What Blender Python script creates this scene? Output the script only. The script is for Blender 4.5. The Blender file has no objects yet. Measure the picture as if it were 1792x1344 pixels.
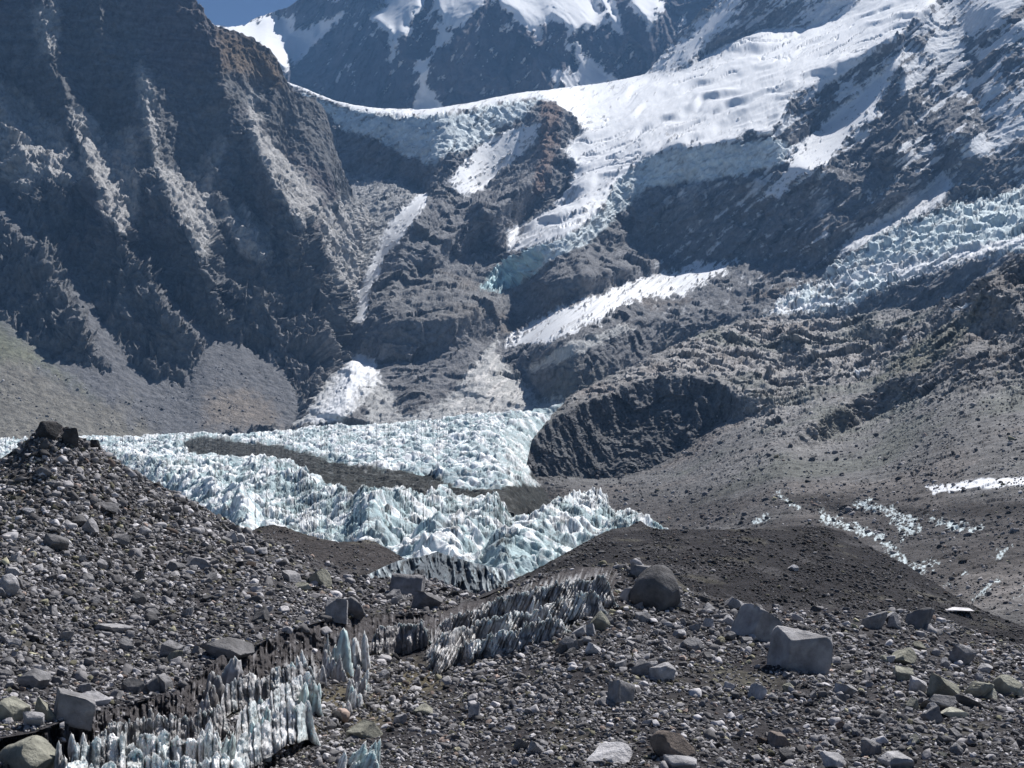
import bpy, math, random
import numpy as np
PI = math.pi
random.seed(7)
RNG = np.random.default_rng(11)
scene = bpy.context.scene
COL = scene.collection

# ------------------------------------------------------------------ camera
F = 2163.0            # focal length in photo pixels (photo 1792 x 1344)
CX, HV = 896.0, 800.0 # optical centre column, horizon row
cam_d = bpy.data.cameras.new('camera')
cam = bpy.data.objects.new('camera', cam_d)
COL.objects.link(cam)
cam.location = (0, 0, 0)
cam.rotation_euler = (math.radians(90), 0, 0)
cam_d.sensor_width = 36.0
cam_d.lens = 36.0 * F / 1792.0
cam_d.shift_y = (HV - 672.0) / 1792.0
cam_d.clip_start = 1.0
cam_d.clip_end = 60000.0
scene.camera = cam

# ------------------------------------------------------------------ light
SUN_EL, SUN_AZ = 52.0, 38.0     # degrees; azimuth to the right of the view direction
world = bpy.data.worlds.new('World')
scene.world = world
world.use_nodes = True
nt = world.node_tree
for n in list(nt.nodes):
    nt.nodes.remove(n)
wo = nt.nodes.new('ShaderNodeOutputWorld')
bg = nt.nodes.new('ShaderNodeBackground')
sky = nt.nodes.new('ShaderNodeTexSky')
sky.sky_type = 'NISHITA'
sky.sun_disc = False
sky.sun_elevation = math.radians(SUN_EL)
sky.sun_rotation = math.radians(SUN_AZ)
sky.altitude = 5300
sky.air_density = 1.0
sky.dust_density = 0.3
sky.ozone_density = 2.6
bg.inputs['Strength'].default_value = 0.055
nt.links.new(sky.outputs['Color'], bg.inputs['Color'])
nt.links.new(bg.outputs['Background'], wo.inputs['Surface'])

sun_d = bpy.data.lights.new('sun', 'SUN')
sun_d.energy = 5.0
sun_d.angle = math.radians(0.5)
sun_d.color = (1.0, 0.975, 0.945)
sun = bpy.data.objects.new('sun', sun_d)
COL.objects.link(sun)
sun.rotation_euler = (math.radians(90 - SUN_EL), 0, math.radians(180 - SUN_AZ))
# a lamp at rotation (t,0,r) shines along -Z rotated: checked so that it comes from +Y and +X
sun.location = (0, 0, 300)

scene.view_settings.view_transform = 'Standard'
scene.view_settings.look = 'None'
scene.view_settings.exposure = 0.5
scene.view_settings.gamma = 1.0
scene.cycles.max_bounces = 4
scene.cycles.diffuse_bounces = 3
scene.cycles.volume_bounces = 0

# ------------------------------------------------------------------ noise
_p = RNG.permutation(256).astype(np.int32)
PERM = np.concatenate([_p, _p, _p])
_g = RNG.normal(size=(256, 3)).astype(np.float32)
GRAD = _g / np.linalg.norm(_g, axis=1)[:, None]

def perlin(x, y, z):
    x = np.asarray(x, np.float32); y = np.asarray(y, np.float32); z = np.asarray(z, np.float32)
    x, y, z = np.broadcast_arrays(x, y, z)
    xf = np.floor(x); yf = np.floor(y); zf = np.floor(z)
    xi = xf.astype(np.int32) & 255; yi = yf.astype(np.int32) & 255; zi = zf.astype(np.int32) & 255
    fx = x - xf; fy = y - yf; fz = z - zf
    u = fx * fx * fx * (fx * (fx * 6 - 15) + 10)
    v = fy * fy * fy * (fy * (fy * 6 - 15) + 10)
    w = fz * fz * fz * (fz * (fz * 6 - 15) + 10)
    out = 0
    for dx in (0, 1):
        a = PERM[xi + dx]
        wx = u if dx else 1 - u
        for dy in (0, 1):
            b = PERM[a + yi + dy]
            wy = v if dy else 1 - v
            for dz in (0, 1):
                g = GRAD[PERM[b + zi + dz]]
                wz = w if dz else 1 - w
                out = out + wx * wy * wz * (g[..., 0] * (fx - dx) + g[..., 1] * (fy - dy) + g[..., 2] * (fz - dz))
    return out * 1.6

def fbm(x, y, z, oct=5, gain=0.5, lac=2.03):
    s = 0; a = 1.0; n = 0
    for i in range(oct):
        s = s + a * perlin(x + 17.3 * i, y + 5.1 * i, z - 9.7 * i)
        n += a; a *= gain; x = x * lac; y = y * lac; z = z * lac
    return s / n

def ridged(x, y, z, oct=5, gain=0.5, lac=2.07, p=1.0):
    s = 0; a = 1.0; n = 0
    for i in range(oct):
        r = 1 - np.abs(perlin(x + 31.3 * i, y - 7.1 * i, z + 3.7 * i)) * 1.7
        s = s + a * np.clip(r, 0, 1) ** p
        n += a; a *= gain; x = x * lac; y = y * lac; z = z * lac
    return s / n        # 0..1

def _h(ix, iy, iz, k):
    return PERM[PERM[PERM[(ix & 255)] + (iy & 255)] + ((iz + 57 * k) & 255)] / 255.0

def cells(x, y, z=None, jit=.9, seed=0):
    """fractured blocks: F1, F2-F1, a random value and a randomly tilted plane for every block"""
    x = np.asarray(x, np.float32); y = np.asarray(y, np.float32)
    three = z is not None
    z = np.asarray(z, np.float32) if three else np.zeros_like(x)
    xi = np.floor(x).astype(np.int32); yi = np.floor(y).astype(np.int32); zi = np.floor(z).astype(np.int32)
    f1 = np.full(x.shape, 9., np.float32); f2 = f1.copy(); r0 = f1 * 0; pl = f1 * 0
    for a in (-1, 0, 1):
        for b in (-1, 0, 1):
            for c in ((-1, 0, 1) if three else (0,)):
                X, Y, Z = xi + a, yi + b, zi + c + seed
                dx = x - (X + .5 + jit * (_h(X, Y, Z, 1) - .5)); dy = y - (Y + .5 + jit * (_h(X, Y, Z, 2) - .5))
                dz = (z - (Z - seed + .5 + jit * (_h(X, Y, Z, 3) - .5))) if three else 0
                d = dx * dx + dy * dy + dz * dz
                n = d < f1
                f2 = np.where(n, f1, np.minimum(f2, d))
                f1 = np.where(n, d, f1)
                r0 = np.where(n, _h(X, Y, Z, 4), r0)
                t = dx * (_h(X, Y, Z, 5) - .5) + dy * (_h(X, Y, Z, 6) - .5) + dz * (_h(X, Y, Z, 7) - .5)
                pl = np.where(n, t * 2, pl)
    return np.sqrt(f1), np.sqrt(f2) - np.sqrt(f1), r0 - .5, pl

def crag(x, y, z, wl, seed=0, sx=1, sy=1, sz=1, warp=.35):
    """broken rock: tilted facets at three sizes, about -1..1"""
    w = wl * warp
    n1 = fbm(x / wl / 1.3, y / wl / 1.3, z / wl / 1.3 + seed, 3) * w; n2 = fbm(x / wl / 1.3 + 40, y / wl / 1.3, z / wl / 1.3 + seed, 3) * w
    s = 0
    for i, (k, a) in enumerate(((1, 1.), (2.9, .5), (7.5, .25))):
        f1, e, r, pl = cells((x + n1) * k / wl / sx, (y + n2) * k / wl / sy, (z + n2) * k / wl / sz, seed=seed + i * 9)
        s = s + a * (pl * 1.3 + r * .6)
    return s

# ------------------------------------------------------------------ 2-D helpers in photo coordinates
def poly_sd(U, V, poly):
    """signed distance in photo px, positive inside"""
    poly = np.array(poly, float)
    out = np.full(U.shape, -400.0)
    m = 120
    sel = (U > poly[:, 0].min() - m) & (U < poly[:, 0].max() + m) & (V > poly[:, 1].min() - m) & (V < poly[:, 1].max() + m)
    u = U[sel]; v = V[sel]
    if u.size == 0:
        return out
    d = np.full(u.shape, 1e9); ins = np.zeros(u.shape, bool)
    n = len(poly)
    for i in range(n):
        x0, y0 = poly[i]; x1, y1 = poly[(i + 1) % n]
        dx, dy = x1 - x0, y1 - y0
        L = dx * dx + dy * dy + 1e-9
        t = np.clip(((u - x0) * dx + (v - y0) * dy) / L, 0, 1)
        d = np.minimum(d, (u - x0 - t * dx) ** 2 + (v - y0 - t * dy) ** 2)
        c = ((y0 > v) != (y1 > v))
        if dy != 0:
            ins ^= c & (u < dx * (v - y0) / dy + x0)
    d = np.sqrt(d)
    out[sel] = np.where(ins, d, -d)
    return out

def line_d(U, V, pts):
    """distance to polyline, signed side (+ = right of the travel direction on the picture), param 0..1"""
    pts = np.array(pts, float)
    best = np.full(U.shape, 1e9); side = np.zeros(U.shape); par = np.zeros(U.shape)
    n = len(pts) - 1
    for i in range(n):
        x0, y0 = pts[i][:2]; x1, y1 = pts[i + 1][:2]
        dx, dy = x1 - x0, y1 - y0
        L = dx * dx + dy * dy
        t = np.clip(((U - x0) * dx + (V - y0) * dy) / L, 0, 1)
        d = (U - x0 - t * dx) ** 2 + (V - y0 - t * dy) ** 2
        b = d < best
        best = np.where(b, d, best)
        side = np.where(b, -np.sign(dx * (V - y0) - dy * (U - x0)), side)
        par = np.where(b, (i + t) / n, par)
    return np.sqrt(best), side, par

def curve(pts):
    a = np.array(pts, float)
    return lambda u: np.interp(u, a[:, 0], a[:, 1])

def tps(ctrl, U, V):
    c = np.array(ctrl, float)
    X = c[:, :2] / 1000; y = np.log(c[:, 2])
    def k(r2):
        return 0.5 * r2 * np.log(r2 + 1e-12)
    n = len(c)
    K = k(((X[:, None] - X[None]) ** 2).sum(-1)) + np.eye(n) * 2e-4
    Pm = np.c_[np.ones(n), X]
    A = np.block([[K, Pm], [Pm.T, np.zeros((3, 3))]])
    w = np.linalg.solve(A, np.r_[y, 0, 0, 0])
    out = w[n] + w[n + 1] * U / 1000 + w[n + 2] * V / 1000
    for i in range(n):
        out = out + w[i] * k((U / 1000 - X[i, 0]) ** 2 + (V / 1000 - X[i, 1]) ** 2)
    return np.exp(out)

def sst(a, b, x):
    t = np.clip((x - a) / (b - a), 0, 1)
    return t * t * (3 - 2 * t)

def blur(a, n):
    for ax in (0, 1):
        for _ in range(2):
            p = np.pad(a, [(n, n) if i == ax else (0, 0) for i in (0, 1)], mode='edge')
            c = np.cumsum(p, axis=ax)
            z = np.zeros_like(np.take(c, [0], axis=ax))
            c = np.concatenate([z, c], axis=ax)
            L = 2 * n + 1
            a = (np.take(c, range(L, c.shape[ax]), axis=ax) - np.take(c, range(0, c.shape[ax] - L), axis=ax)) / L
    return a

def bil(A, x, y):
    h, w = A.shape
    x = np.clip(x, 0, w - 1.001); y = np.clip(y, 0, h - 1.001)
    i = x.astype(int); j = y.astype(int); fx = x - i; fy = y - j
    return (A[j, i] * (1 - fx) * (1 - fy) + A[j, i + 1] * fx * (1 - fy) + A[j + 1, i] * (1 - fx) * fy + A[j + 1, i + 1] * fx * fy)

def depth_field(rect, step, ctrl, slopes, base_slope, lam=0.12, mu=2e-5, bl=2, vv=None):
    """Surface whose steepness follows a slope map (degrees) while its large shape follows the surveyed depths.
    slopes: list of (slope_deg, poly, feather_px).  returns log-depth array sampled on rect"""
    u0, u1, v0, v1 = rect
    us = np.arange(u0, u1 + step, step); vs = np.arange(v0, v1 + step, step)
    U, V = np.meshgrid(us, vs)
    T = np.log(tps(ctrl, U, V))
    S = np.zeros_like(U) + (base_slope(U, V) if callable(base_slope) else base_slope)
    wob = fbm(U / 28, V / 28, 3.3, 3) * 9
    for s, poly, fe in slopes:
        m = sst(-fe, fe, poly_sd(U, V, poly) + wob)
        S = S * (1 - m) + s * m
    S = blur(S, bl)
    tS = np.tan(np.radians(S)); tE = (HV - V) / F
    g = -(1 / F) / np.maximum(tS - tE, 0.08)      # d lnD / dv
    g = np.maximum(g, -0.006)
    # screened Poisson with even extension
    h, w = U.shape
    Tu = np.gradient(T, step, axis=1)
    def ext(a, su=1, sv=1):
        a = np.concatenate([a, su * a[:, ::-1]], 1)
        return np.concatenate([a, sv * a[::-1]], 0)
    G = ext(g, 1, -1); H = ext(Tu, -1, 1); TT = ext(T)
    ky = 2 * PI * np.fft.fftfreq(2 * h, step)[:, None]; kx = 2 * PI * np.fft.rfftfreq(2 * w, step)[None]
    Hh = lam * 1j * kx * np.fft.rfft2(H); Th = mu * np.fft.rfft2(TT); den = ky ** 2 + lam * kx ** 2 + mu
    W = 1 - .97 * sst(46, 58, S)            # steep faces keep their steepness; gentle ground takes up the difference
    nb = int(70 / step); Wm = np.maximum(blur(W, nb), .12)
    for it in range(7):
        num = -1j * ky * np.fft.rfft2(ext(g, 1, -1)) - Hh + Th
        L = np.fft.irfft2(num / den, s=TT.shape)[:h, :w]
        if it < 6:
            res = blur(np.gradient(L, step, axis=0) - g, nb)
            g = np.clip(g + res * W / Wm, -0.006, -0.00004)
    return lambda u, v: bil(L, (u - u0) / step, (v - v0) / step)

# ------------------------------------------------------------------ mesh helpers
def mesh_from(name, P, quads=None, tris=None):
    me = bpy.data.meshes.new(name)
    n = len(P)
    me.vertices.add(n)
    me.vertices.foreach_set('co', np.ascontiguousarray(P, np.float32).ravel())
    f = quads if quads is not None else tris
    k = f.shape[1]
    me.loops.add(f.size); me.polygons.add(len(f))
    me.loops.foreach_set('vertex_index', np.ascontiguousarray(f, np.int32).ravel())
    me.polygons.foreach_set('loop_start', np.arange(0, f.size, k, dtype=np.int32))
    me.update(calc_edges=True)
    return me

def set_col(me, C):
    a = me.attributes.new('Col', 'FLOAT_COLOR', 'POINT')
    if C.shape[1] == 3:
        C = np.c_[C, np.ones(len(C))]
    a.data.foreach_set('color', np.ascontiguousarray(C, np.float32).ravel())

def tag(o, label=None, cat=None, group=None, kind=None):
    if label: o['label'] = label
    if cat: o['category'] = cat
    if group: o['group'] = group
    if kind: o['kind'] = kind
    return o

class Layer:
    """A landform sheet: every vertex has its own real distance from the lens."""
    def __init__(s, u0, u1, top, bottom, step, vstep=None, tpow=1.0, topnoise=0, topwl=14):
        s.u0, s.u1, s.tpow = u0, u1, tpow
        s.nu = int((u1 - u0) / step) + 1
        us = np.linspace(u0, u1, s.nu)
        s.us = us
        tp = top(us)
        if topnoise:
            tp = tp - topnoise * fbm(us / topwl, 0.5, u0 * .1, 4, 0.6)
        s.tp = tp; s.bt = bottom(us)
        s.nv = int(np.max(s.bt - s.tp) / (vstep or step)) + 1
        t = np.linspace(0, 1, s.nv)
        s.U = np.repeat(us[None], s.nv, 0)
        s.T = np.repeat(t[:, None], s.nu, 1)
        s.V = s.bt[None] * (1 - s.T) + s.tp[None] * s.T
    def place(s, D):
        s.D = D
        s.P = np.stack([(s.U - CX) / F * D, D, (HV - s.V) / F * D], -1)
    def base(s):
        return s.P[..., 0], s.P[..., 1], s.P[..., 2]
    def push(s, d):            # along the line of sight, metres
        s.place(s.D + d)
    def pushn(s, d, sm=9):      # outwards along the smoothed surface normal, metres
        Q = np.stack([blur(s.P[..., k], sm) for k in range(3)], -1)
        n = np.cross(np.gradient(Q, axis=1), np.gradient(Q, axis=0))
        n /= np.linalg.norm(n, axis=-1, keepdims=True) + 1e-9
        view = s.P / np.linalg.norm(s.P, axis=-1, keepdims=True)
        sg = np.where((n * view).sum(-1, keepdims=True) > 0, -1, 1)
        n = n * sg
        s.P = s.P + n * d[..., None]
    def at(s, u, v):
        i = np.clip((np.asarray(u, float) - s.u0) / (s.u1 - s.u0) * (s.nu - 1), 0, s.nu - 1.001)
        tp = np.interp(u, s.us, s.tp); bt = np.interp(u, s.us, s.bt)
        j = np.clip((bt - v) / (bt - tp), 0, 1) * (s.nv - 1)
        return np.stack([bil(s.P[..., k], i, j) for k in range(3)], -1)
    def build(s, name, C, mat, back=(60, 40), nback=3, smooth=False):
        """C: nv x nu x 4 albedo. back: (run, drop) of the reverse slope in metres"""
        P = s.P; Cc = C
        if back:
            rows = []
            for k in range(1, nback + 1):
                r = P[-1].copy()
                r[:, 1] += back[0] * k / nback; r[:, 2] -= back[1] * (k / nback) ** 1.4
                r[:, 0] += (P[-1][:, 0] / P[-1][:, 1]) * back[0] * k / nback
                rows.append(r)
            P = np.concatenate([P, np.array(rows)], 0)
            Cc = np.concatenate([C, np.repeat(C[-1:], nback, 0)], 0)
        nv, nu = P.shape[:2]
        idx = np.arange(nv * nu).reshape(nv, nu)
        q = np.stack([idx[:-1, :-1], idx[:-1, 1:], idx[1:, 1:], idx[1:, :-1]], -1).reshape(-1, 4)
        me = mesh_from(name, P.reshape(-1, 3), quads=q)
        set_col(me, Cc.reshape(-1, 4))
        if smooth:
            me.polygons.foreach_set('use_smooth', np.ones(len(q), bool))
        me.materials.append(mat)
        o = bpy.data.objects.new(name, me)
        COL.objects.link(o)
        return o

# ------------------------------------------------------------------ materials
def terrain_mat(name, bscale, bdist, rough=0.9, var=0.25, spec=0.12, detail=10, stretch=(1, 1, 1), sss=0, sssr=1.0):
    m = bpy.data.materials.new(name); m.use_nodes = True
    n = m.node_tree.nodes; l = m.node_tree.links
    b = n['Principled BSDF']
    b.inputs['Roughness'].default_value = rough
    b.inputs['Specular IOR Level'].default_value = spec
    if sss:
        b.inputs['Subsurface Weight'].default_value = sss
        b.inputs['Subsurface Radius'].default_value = (.8, .95, 1.0)
        b.inputs['Subsurface Scale'].default_value = sssr
    at = n.new('ShaderNodeAttribute'); at.attribute_name = 'Col'
    geo = n.new('ShaderNodeNewGeometry')
    mp = n.new('ShaderNodeMapping'); mp.inputs['Scale'].default_value = [bscale * q for q in stretch]
    l.new(geo.outputs['Position'], mp.inputs['Vector'])
    no = n.new('ShaderNodeTexNoise'); no.inputs['Detail'].default_value = detail; no.inputs['Roughness'].default_value = 0.68
    no.inputs['Scale'].default_value = 1.0
    l.new(mp.outputs['Vector'], no.inputs['Vector'])
    mr = n.new('ShaderNodeMapRange')
    mr.inputs['From Min'].default_value = 0.3; mr.inputs['From Max'].default_value = 0.7
    mr.inputs['To Min'].default_value = 1 - var; mr.inputs['To Max'].default_value = 1 + var
    l.new(no.outputs['Fac'], mr.inputs['Value'])
    # snow and ice (alpha low) vary little, rock (alpha 1) varies fully
    mixf = n.new('ShaderNodeMix'); mixf.data_type = 'FLOAT'
    mixf.inputs['A'].default_value = 1.0
    l.new(at.outputs['Alpha'], mixf.inputs['Factor']); l.new(mr.outputs['Result'], mixf.inputs['B'])
    vm = n.new('ShaderNodeVectorMath'); vm.operation = 'SCALE'
    l.new(at.outputs['Color'], vm.inputs[0]); l.new(mixf.outputs['Result'], vm.inputs['Scale'])
    l.new(vm.outputs['Vector'], b.inputs['Base Color'])
    bu = n.new('ShaderNodeBump'); bu.inputs['Distance'].default_value = bdist
    l.new(at.outputs['Alpha'], bu.inputs['Strength'])
    l.new(no.outputs['Fac'], bu.inputs['Height'])
    l.new(bu.outputs['Normal'], b.inputs['Normal'])
    return m

M_far = terrain_mat('far_rock_and_snow', 0.02, 24, var=.35)
M_mid = terrain_mat('mountain_rock_and_snow', 0.09, 7, var=.45)
M_mid2 = terrain_mat('slope_rubble', 0.2, 1.8, var=.5)
M_ice = terrain_mat('glacier_ice', 0.55, 1.6, rough=0.7, var=0.25, spec=0.15, sss=.12, sssr=.8)
M_rub = terrain_mat('rubble_ground', 2.4, 0.28, rough=0.95, var=0.45)
M_moraine = terrain_mat('moraine_gravel', 0.9, 0.9, rough=0.95, var=0.5)

def colmix(C, c, m):
    return C * (1 - m[..., None]) + np.array(c) * m[..., None]

HAZE = 4.3e-5
SNOW = (0.80, 0.81, 0.83, 0.08); ICE = (0.42, 0.60, 0.64, 0.4); DIRTY = (0.50, 0.50, 0.49, 0.6)

STEP = 1.5
# ================================================================== FAR PEAK (beyond the pass)
top = curve([(300, 22), (375, 43), (400, 47), (430, 42), (450, 30), (470, 24), (490, 18), (510, 8), (525, -2), (560, -30), (640, -90), (860, -190), (1000, -190), (1200, -160), (1500, -160)])
L = Layer(300, 1420, top, curve([(300, 240), (1420, 240)]), 1.8, topnoise=4, topwl=11)
ctrl = [(380, 45, 6600), (520, 0, 7200), (420, 200, 5600), (700, 200, 5200), (700, 60, 5500), (700, -100, 6200), (1000, 200, 5200), (1000, 60, 5450),
        (1000, -150, 6300), (1300, 200, 5300), (1300, 0, 5900)]
snowA = [(372, 44), (400, 47), (440, 40), (465, 26), (490, 30), (512, 40), (508, 58), (535, 56), (525, 75), (495, 118), (470, 90), (430, 68), (395, 52)]
snowB = [(645, 30), (670, 10), (690, -60), (745, -60), (740, 10), (718, 38), (716, 62), (700, 58), (690, 92), (682, 105), (686, 60), (668, 40)]
snowC = [(745, -80), (850, -100), (862, -5), (840, 10), (815, 38), (790, 52), (772, 75), (768, 50), (775, 30), (762, 12)]
snowD = [(862, -5), (880, -100), (1010, -110), (1040, 10), (1062, 22), (1045, 48), (1020, 45), (1005, 60), (985, 38), (968, 30), (950, 45), (945, 66), (925, 52), (905, 28)]
snowE = [(1030, -30), (1055, -40), (1085, 40), (1090, 60), (1065, 25)]
snowF = [(1005, 80), (1025, 95), (1050, 118), (1075, 142), (1040, 148), (1000, 155), (985, 135), (972, 158), (966, 120), (990, 130), (1012, 125)]
snowG = [(728, 110), (745, 105), (748, 150), (770, 180), (770, 200), (722, 200), (725, 180), (735, 160)]
snowH = [(590, 20), (605, 22), (560, 60), (520, 100), (500, 116), (530, 85), (560, 52)]
snowI = [(1090, -60), (1150, -60), (1160, 10), (1140, 50), (1120, 20), (1100, 10)]
snowJ = [(425, 54), (500, 40), (518, 56), (560, 40), (600, 22), (575, 55), (500, 118), (478, 100), (450, 75)]
SN = [snowJ, snowA, snowB, snowC, snowD, snowE, snowF, snowG, snowH, snowI]
df = depth_field((296, 1424, -200, 244), 2, ctrl, [(27, p, 4) for p in SN] + [(64, [(500, 115), (600, 30), (650, 40), (630, 0), (560, 0), (505, 40)], 4)], 66, lam=0.10, mu=3e-5, bl=1)
L.place(np.exp(df(L.U, L.V)))
for pts, w, a in [([(862, -10), (905, 60), (960, 150), (990, 200)], 60, 90), ([(862, -10), (815, 60), (740, 130)], 50, 70), ([(650, 10), (700, 100), (720, 200)], 40, 60),
                  ([(1085, 30), (1110, 100), (1090, 160)], 45, 80), ([(520, 0), (500, 60), (498, 110)], 30, 60), ([(600, 20), (630, 100), (600, 190)], 45, 80)]:
    d, s, t = line_d(L.U, L.V, pts)
    L.D = L.D - a * np.clip(1 - d / w, 0, 1) ** 1.3
L.place(L.D)
x, y, z = L.base()
q = 1 / 260.
sd = np.max([poly_sd(L.U, L.V, p) for p in SN], 0)
nz = fbm(L.U / 16, L.V / 22, 1.5, 5, .62)
nzd = fbm((L.U + L.V * .7) / 9, (L.V - L.U * .5) / 30, 4.5, 5, .62)
snow = sst(-2, 2, sd + 3 + nz * 20 + nzd * 16)
snow = np.maximum(snow, sst(.24, .31, nzd * .8 + nz * .5 - .00035 * (L.V - 60)) * sst(210, 120, L.V) * 0.8)
L.push(-crag(x, y, z, 240, 3, 1, 1, 1.8) * 60 * (1 - .85 * snow) - (ridged(x * q, y * q, z * q * .5, 6, .55) - .5) * 90 * (1 - .75 * snow) + fbm(x * q * 3, y * q * 3, z * q * 1.2, 5, .6) * 40 * (1 - .8 * snow))
C = np.ones(L.U.shape + (4,)) * np.array((0.105, 0.10, 0.115, 1.0))
C[..., :3] *= (1 + .5 * fbm(x * q * 2, 0, z * q * 5, 5, .6))[..., None]
C = colmix(C, SNOW, snow)
far_peak = tag(L.build('snow_mountain', C, M_far, back=(900, 900)), kind='structure')

# ================================================================== LEFT ROCK WALL
top = curve([(-120, -70), (200, -70), (300, -42), (330, -22), (338, -10), (350, 10), (375, 42), (400, 50), (425, 56), (450, 72), (470, 88), (488, 108), (497, 130), (507, 152), (525, 168), (550, 172), (566, 190),
             (580, 225), (588, 262), (600, 290), (612, 320), (622, 345), (640, 362), (655, 380), (670, 420), (680, 470), (700, 560)])
L = Layer(-120, 700, top, curve([(-120, 790), (700, 790)]), STEP, topnoise=5, topwl=9)
ctrl = [(-100, 770, 1480), (0, 760, 1500), (250, 760, 1600), (500, 750, 1680), (600, 740, 1800), (0, 560, 1740), (-100, 560, 1700), (300, 650, 1780), (350, 600, 1860), (0, 300, 2060), (-100, 300, 2000),
        (0, 0, 2260), (-100, 0, 2200), (300, 450, 2020), (300, 250, 2210), (300, 0, 2340), (450, 600, 1960), (450, 450, 2110), (450, 250, 2280), (450, 100, 2380), (600, 560, 2190),
        (600, 400, 2330), (590, 270, 2430), (690, 500, 3100), (640, 460, 2750), (650, 560, 2500), (690, 600, 2700), (690, 760, 2200), (640, 700, 2100)]
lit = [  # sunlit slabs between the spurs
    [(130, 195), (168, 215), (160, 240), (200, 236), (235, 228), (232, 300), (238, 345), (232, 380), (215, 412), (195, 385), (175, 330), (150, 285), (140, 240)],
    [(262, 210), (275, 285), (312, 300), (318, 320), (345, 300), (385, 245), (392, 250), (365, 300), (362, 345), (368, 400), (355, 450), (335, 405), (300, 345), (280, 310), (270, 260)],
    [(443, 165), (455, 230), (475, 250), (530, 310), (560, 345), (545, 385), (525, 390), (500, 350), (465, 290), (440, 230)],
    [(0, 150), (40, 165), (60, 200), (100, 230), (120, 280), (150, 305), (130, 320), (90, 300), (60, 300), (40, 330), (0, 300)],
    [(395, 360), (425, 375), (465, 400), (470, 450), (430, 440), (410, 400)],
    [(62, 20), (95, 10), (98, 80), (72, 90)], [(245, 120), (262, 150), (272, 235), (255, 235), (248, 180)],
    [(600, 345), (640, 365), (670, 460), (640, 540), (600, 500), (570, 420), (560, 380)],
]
scree = [
    [(-120, 330), (0, 345), (25, 365), (60, 415), (40, 422), (0, 385), (-120, 370)],
    [(95, 440), (130, 480), (190, 570), (240, 650), (320, 670), (370, 590), (410, 590), (500, 650), (525, 700), (520, 760), (-120, 800), (-120, 540), (0, 555), (90, 620), (190, 650), (150, 560)],
    [(212, 415), (240, 440), (280, 470), (310, 520), (350, 565), (420, 600), (400, 620), (350, 600), (300, 540), (260, 470), (230, 440)],
    [(380, 500), (430, 560), (400, 560), (385, 540)],
]
shade = [
    [(55, 330), (95, 300), (130, 310), (110, 360), (90, 420), (60, 400), (40, 370)], [(228, 290), (262, 280), (290, 350), (320, 400), (345, 470), (340, 500), (300, 480), (250, 440), (225, 410), (240, 370)],
    [(365, 350), (400, 260), (440, 220), (460, 290), (430, 330), (400, 370), (420, 420), (390, 430), (370, 420)],
    [(470, 410), (500, 400), (540, 420), (545, 520), (500, 540), (470, 520)], [(320, 480), (360, 470), (400, 590), (380, 590), (340, 540)],
    [(-120, -70), (50, -70), (50, 140), (0, 140), (-120, 140)], [(570, 180), (640, 360), (600, 350), (560, 330), (520, 250)]]
base = lambda U, V: 73 - 21 * sst(250, 450, V + 30 * np.sin(U / 40) + (300 - U) * .25)
df = depth_field((-124, 704, -80, 794), 2, ctrl, [(31, p, 9) for p in lit] + [(71, p, 5) for p in shade] + [(33, p, 6) for p in scree], base, lam=0.12, mu=6e-6)
L.place(np.exp(df(L.U, L.V)))
scr = np.max([poly_sd(L.U, L.V, p) for p in scree], 0)
fine = fbm(L.U / 10, L.V / 10, 8.1, 5, .6)
scr = sst(-7, 6, scr + fine * 22)
tot = np.zeros_like(L.D)
for pts, wl, wr, a in [([(60, -70), (75, 0), (85, 100), (128, 205), (150, 290), (170, 335), (205, 400), (262, 480), (330, 570), (348, 640)], 45, 75, 75),
                       ([(250, 60), (262, 220), (276, 285), (302, 370), (350, 450), (385, 520), (402, 592)], 60, 80, 80),
                       ([(440, 150), (450, 230), (480, 290), (532, 375), (560, 440), (600, 520), (610, 620)], 60, 70, 75),
                       ([(60, 300), (100, 330), (165, 400), (230, 500), (300, 600)], 40, 50, 40),
                       ([(0, 380), (50, 440), (110, 520), (180, 640)], 40, 50, 40), ([(395, 360), (440, 420), (470, 500), (490, 600)], 30, 50, 40),
                       ([(588, 262), (620, 350), (655, 450), (640, 560)], 40, 45, 50), ([(340, 0), (380, 100), (400, 200)], 50, 60, 40), ([(170, -70), (180, 80), (200, 200)], 40, 50, 40),
                       ([(-40, 100), (10, 220), (60, 300)], 40, 50, 50)]:
    d, s, t = line_d(L.U, L.V, pts)
    d = np.abs(d + 10 * fine + 12 * fbm(L.U / 34, L.V / 26, a * .3, 3))
    w = np.where(s > 0, wl, wr)
    tot = np.maximum(tot, (a + 26 * fbm(L.V / 30, L.U / 60, a * .1, 4)) * np.clip(1 - d / w, 0, 1) ** 1.15 * sst(0, .15, t) * sst(1.0, .85, t))
L.place(L.D - tot * .7 * (1 - .8 * scr))
x, y, z = L.base()
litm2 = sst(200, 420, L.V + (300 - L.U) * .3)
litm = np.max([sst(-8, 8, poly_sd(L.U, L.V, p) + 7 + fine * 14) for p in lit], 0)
q = 1 / 80.
wx = x + 25 * fbm(x * q, y * q, z * q, 3)
N1 = ridged(wx * q, y * q, z * q * .35, 6, .56, p=1.3) - .5       # vertical ribs
N2 = ridged((x + z * .5) * q * 2.2, y * q, (z - x * .25) * q * 6, 5, .6) - .5   # bedding
N3 = fbm(x * q * 7, y * q * 7, z * q * 7, 4, .6)
k = 1 - .96 * scr
hi_ = .45 + .55 * np.maximum(sst(200, 380, L.V + (300 - L.U) * .3), litm)
cr = crag(x, y, z, 75, 5, .8, 1, 1.9)
L.push(-N1 * 20 * k * hi_)
L.pushn((N1 * 10 + cr * 21 * (.4 + .6 * litm2) + N3 * 6) * k * hi_ * (1 - .35 * litm) + N3 * 1.5)
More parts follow.
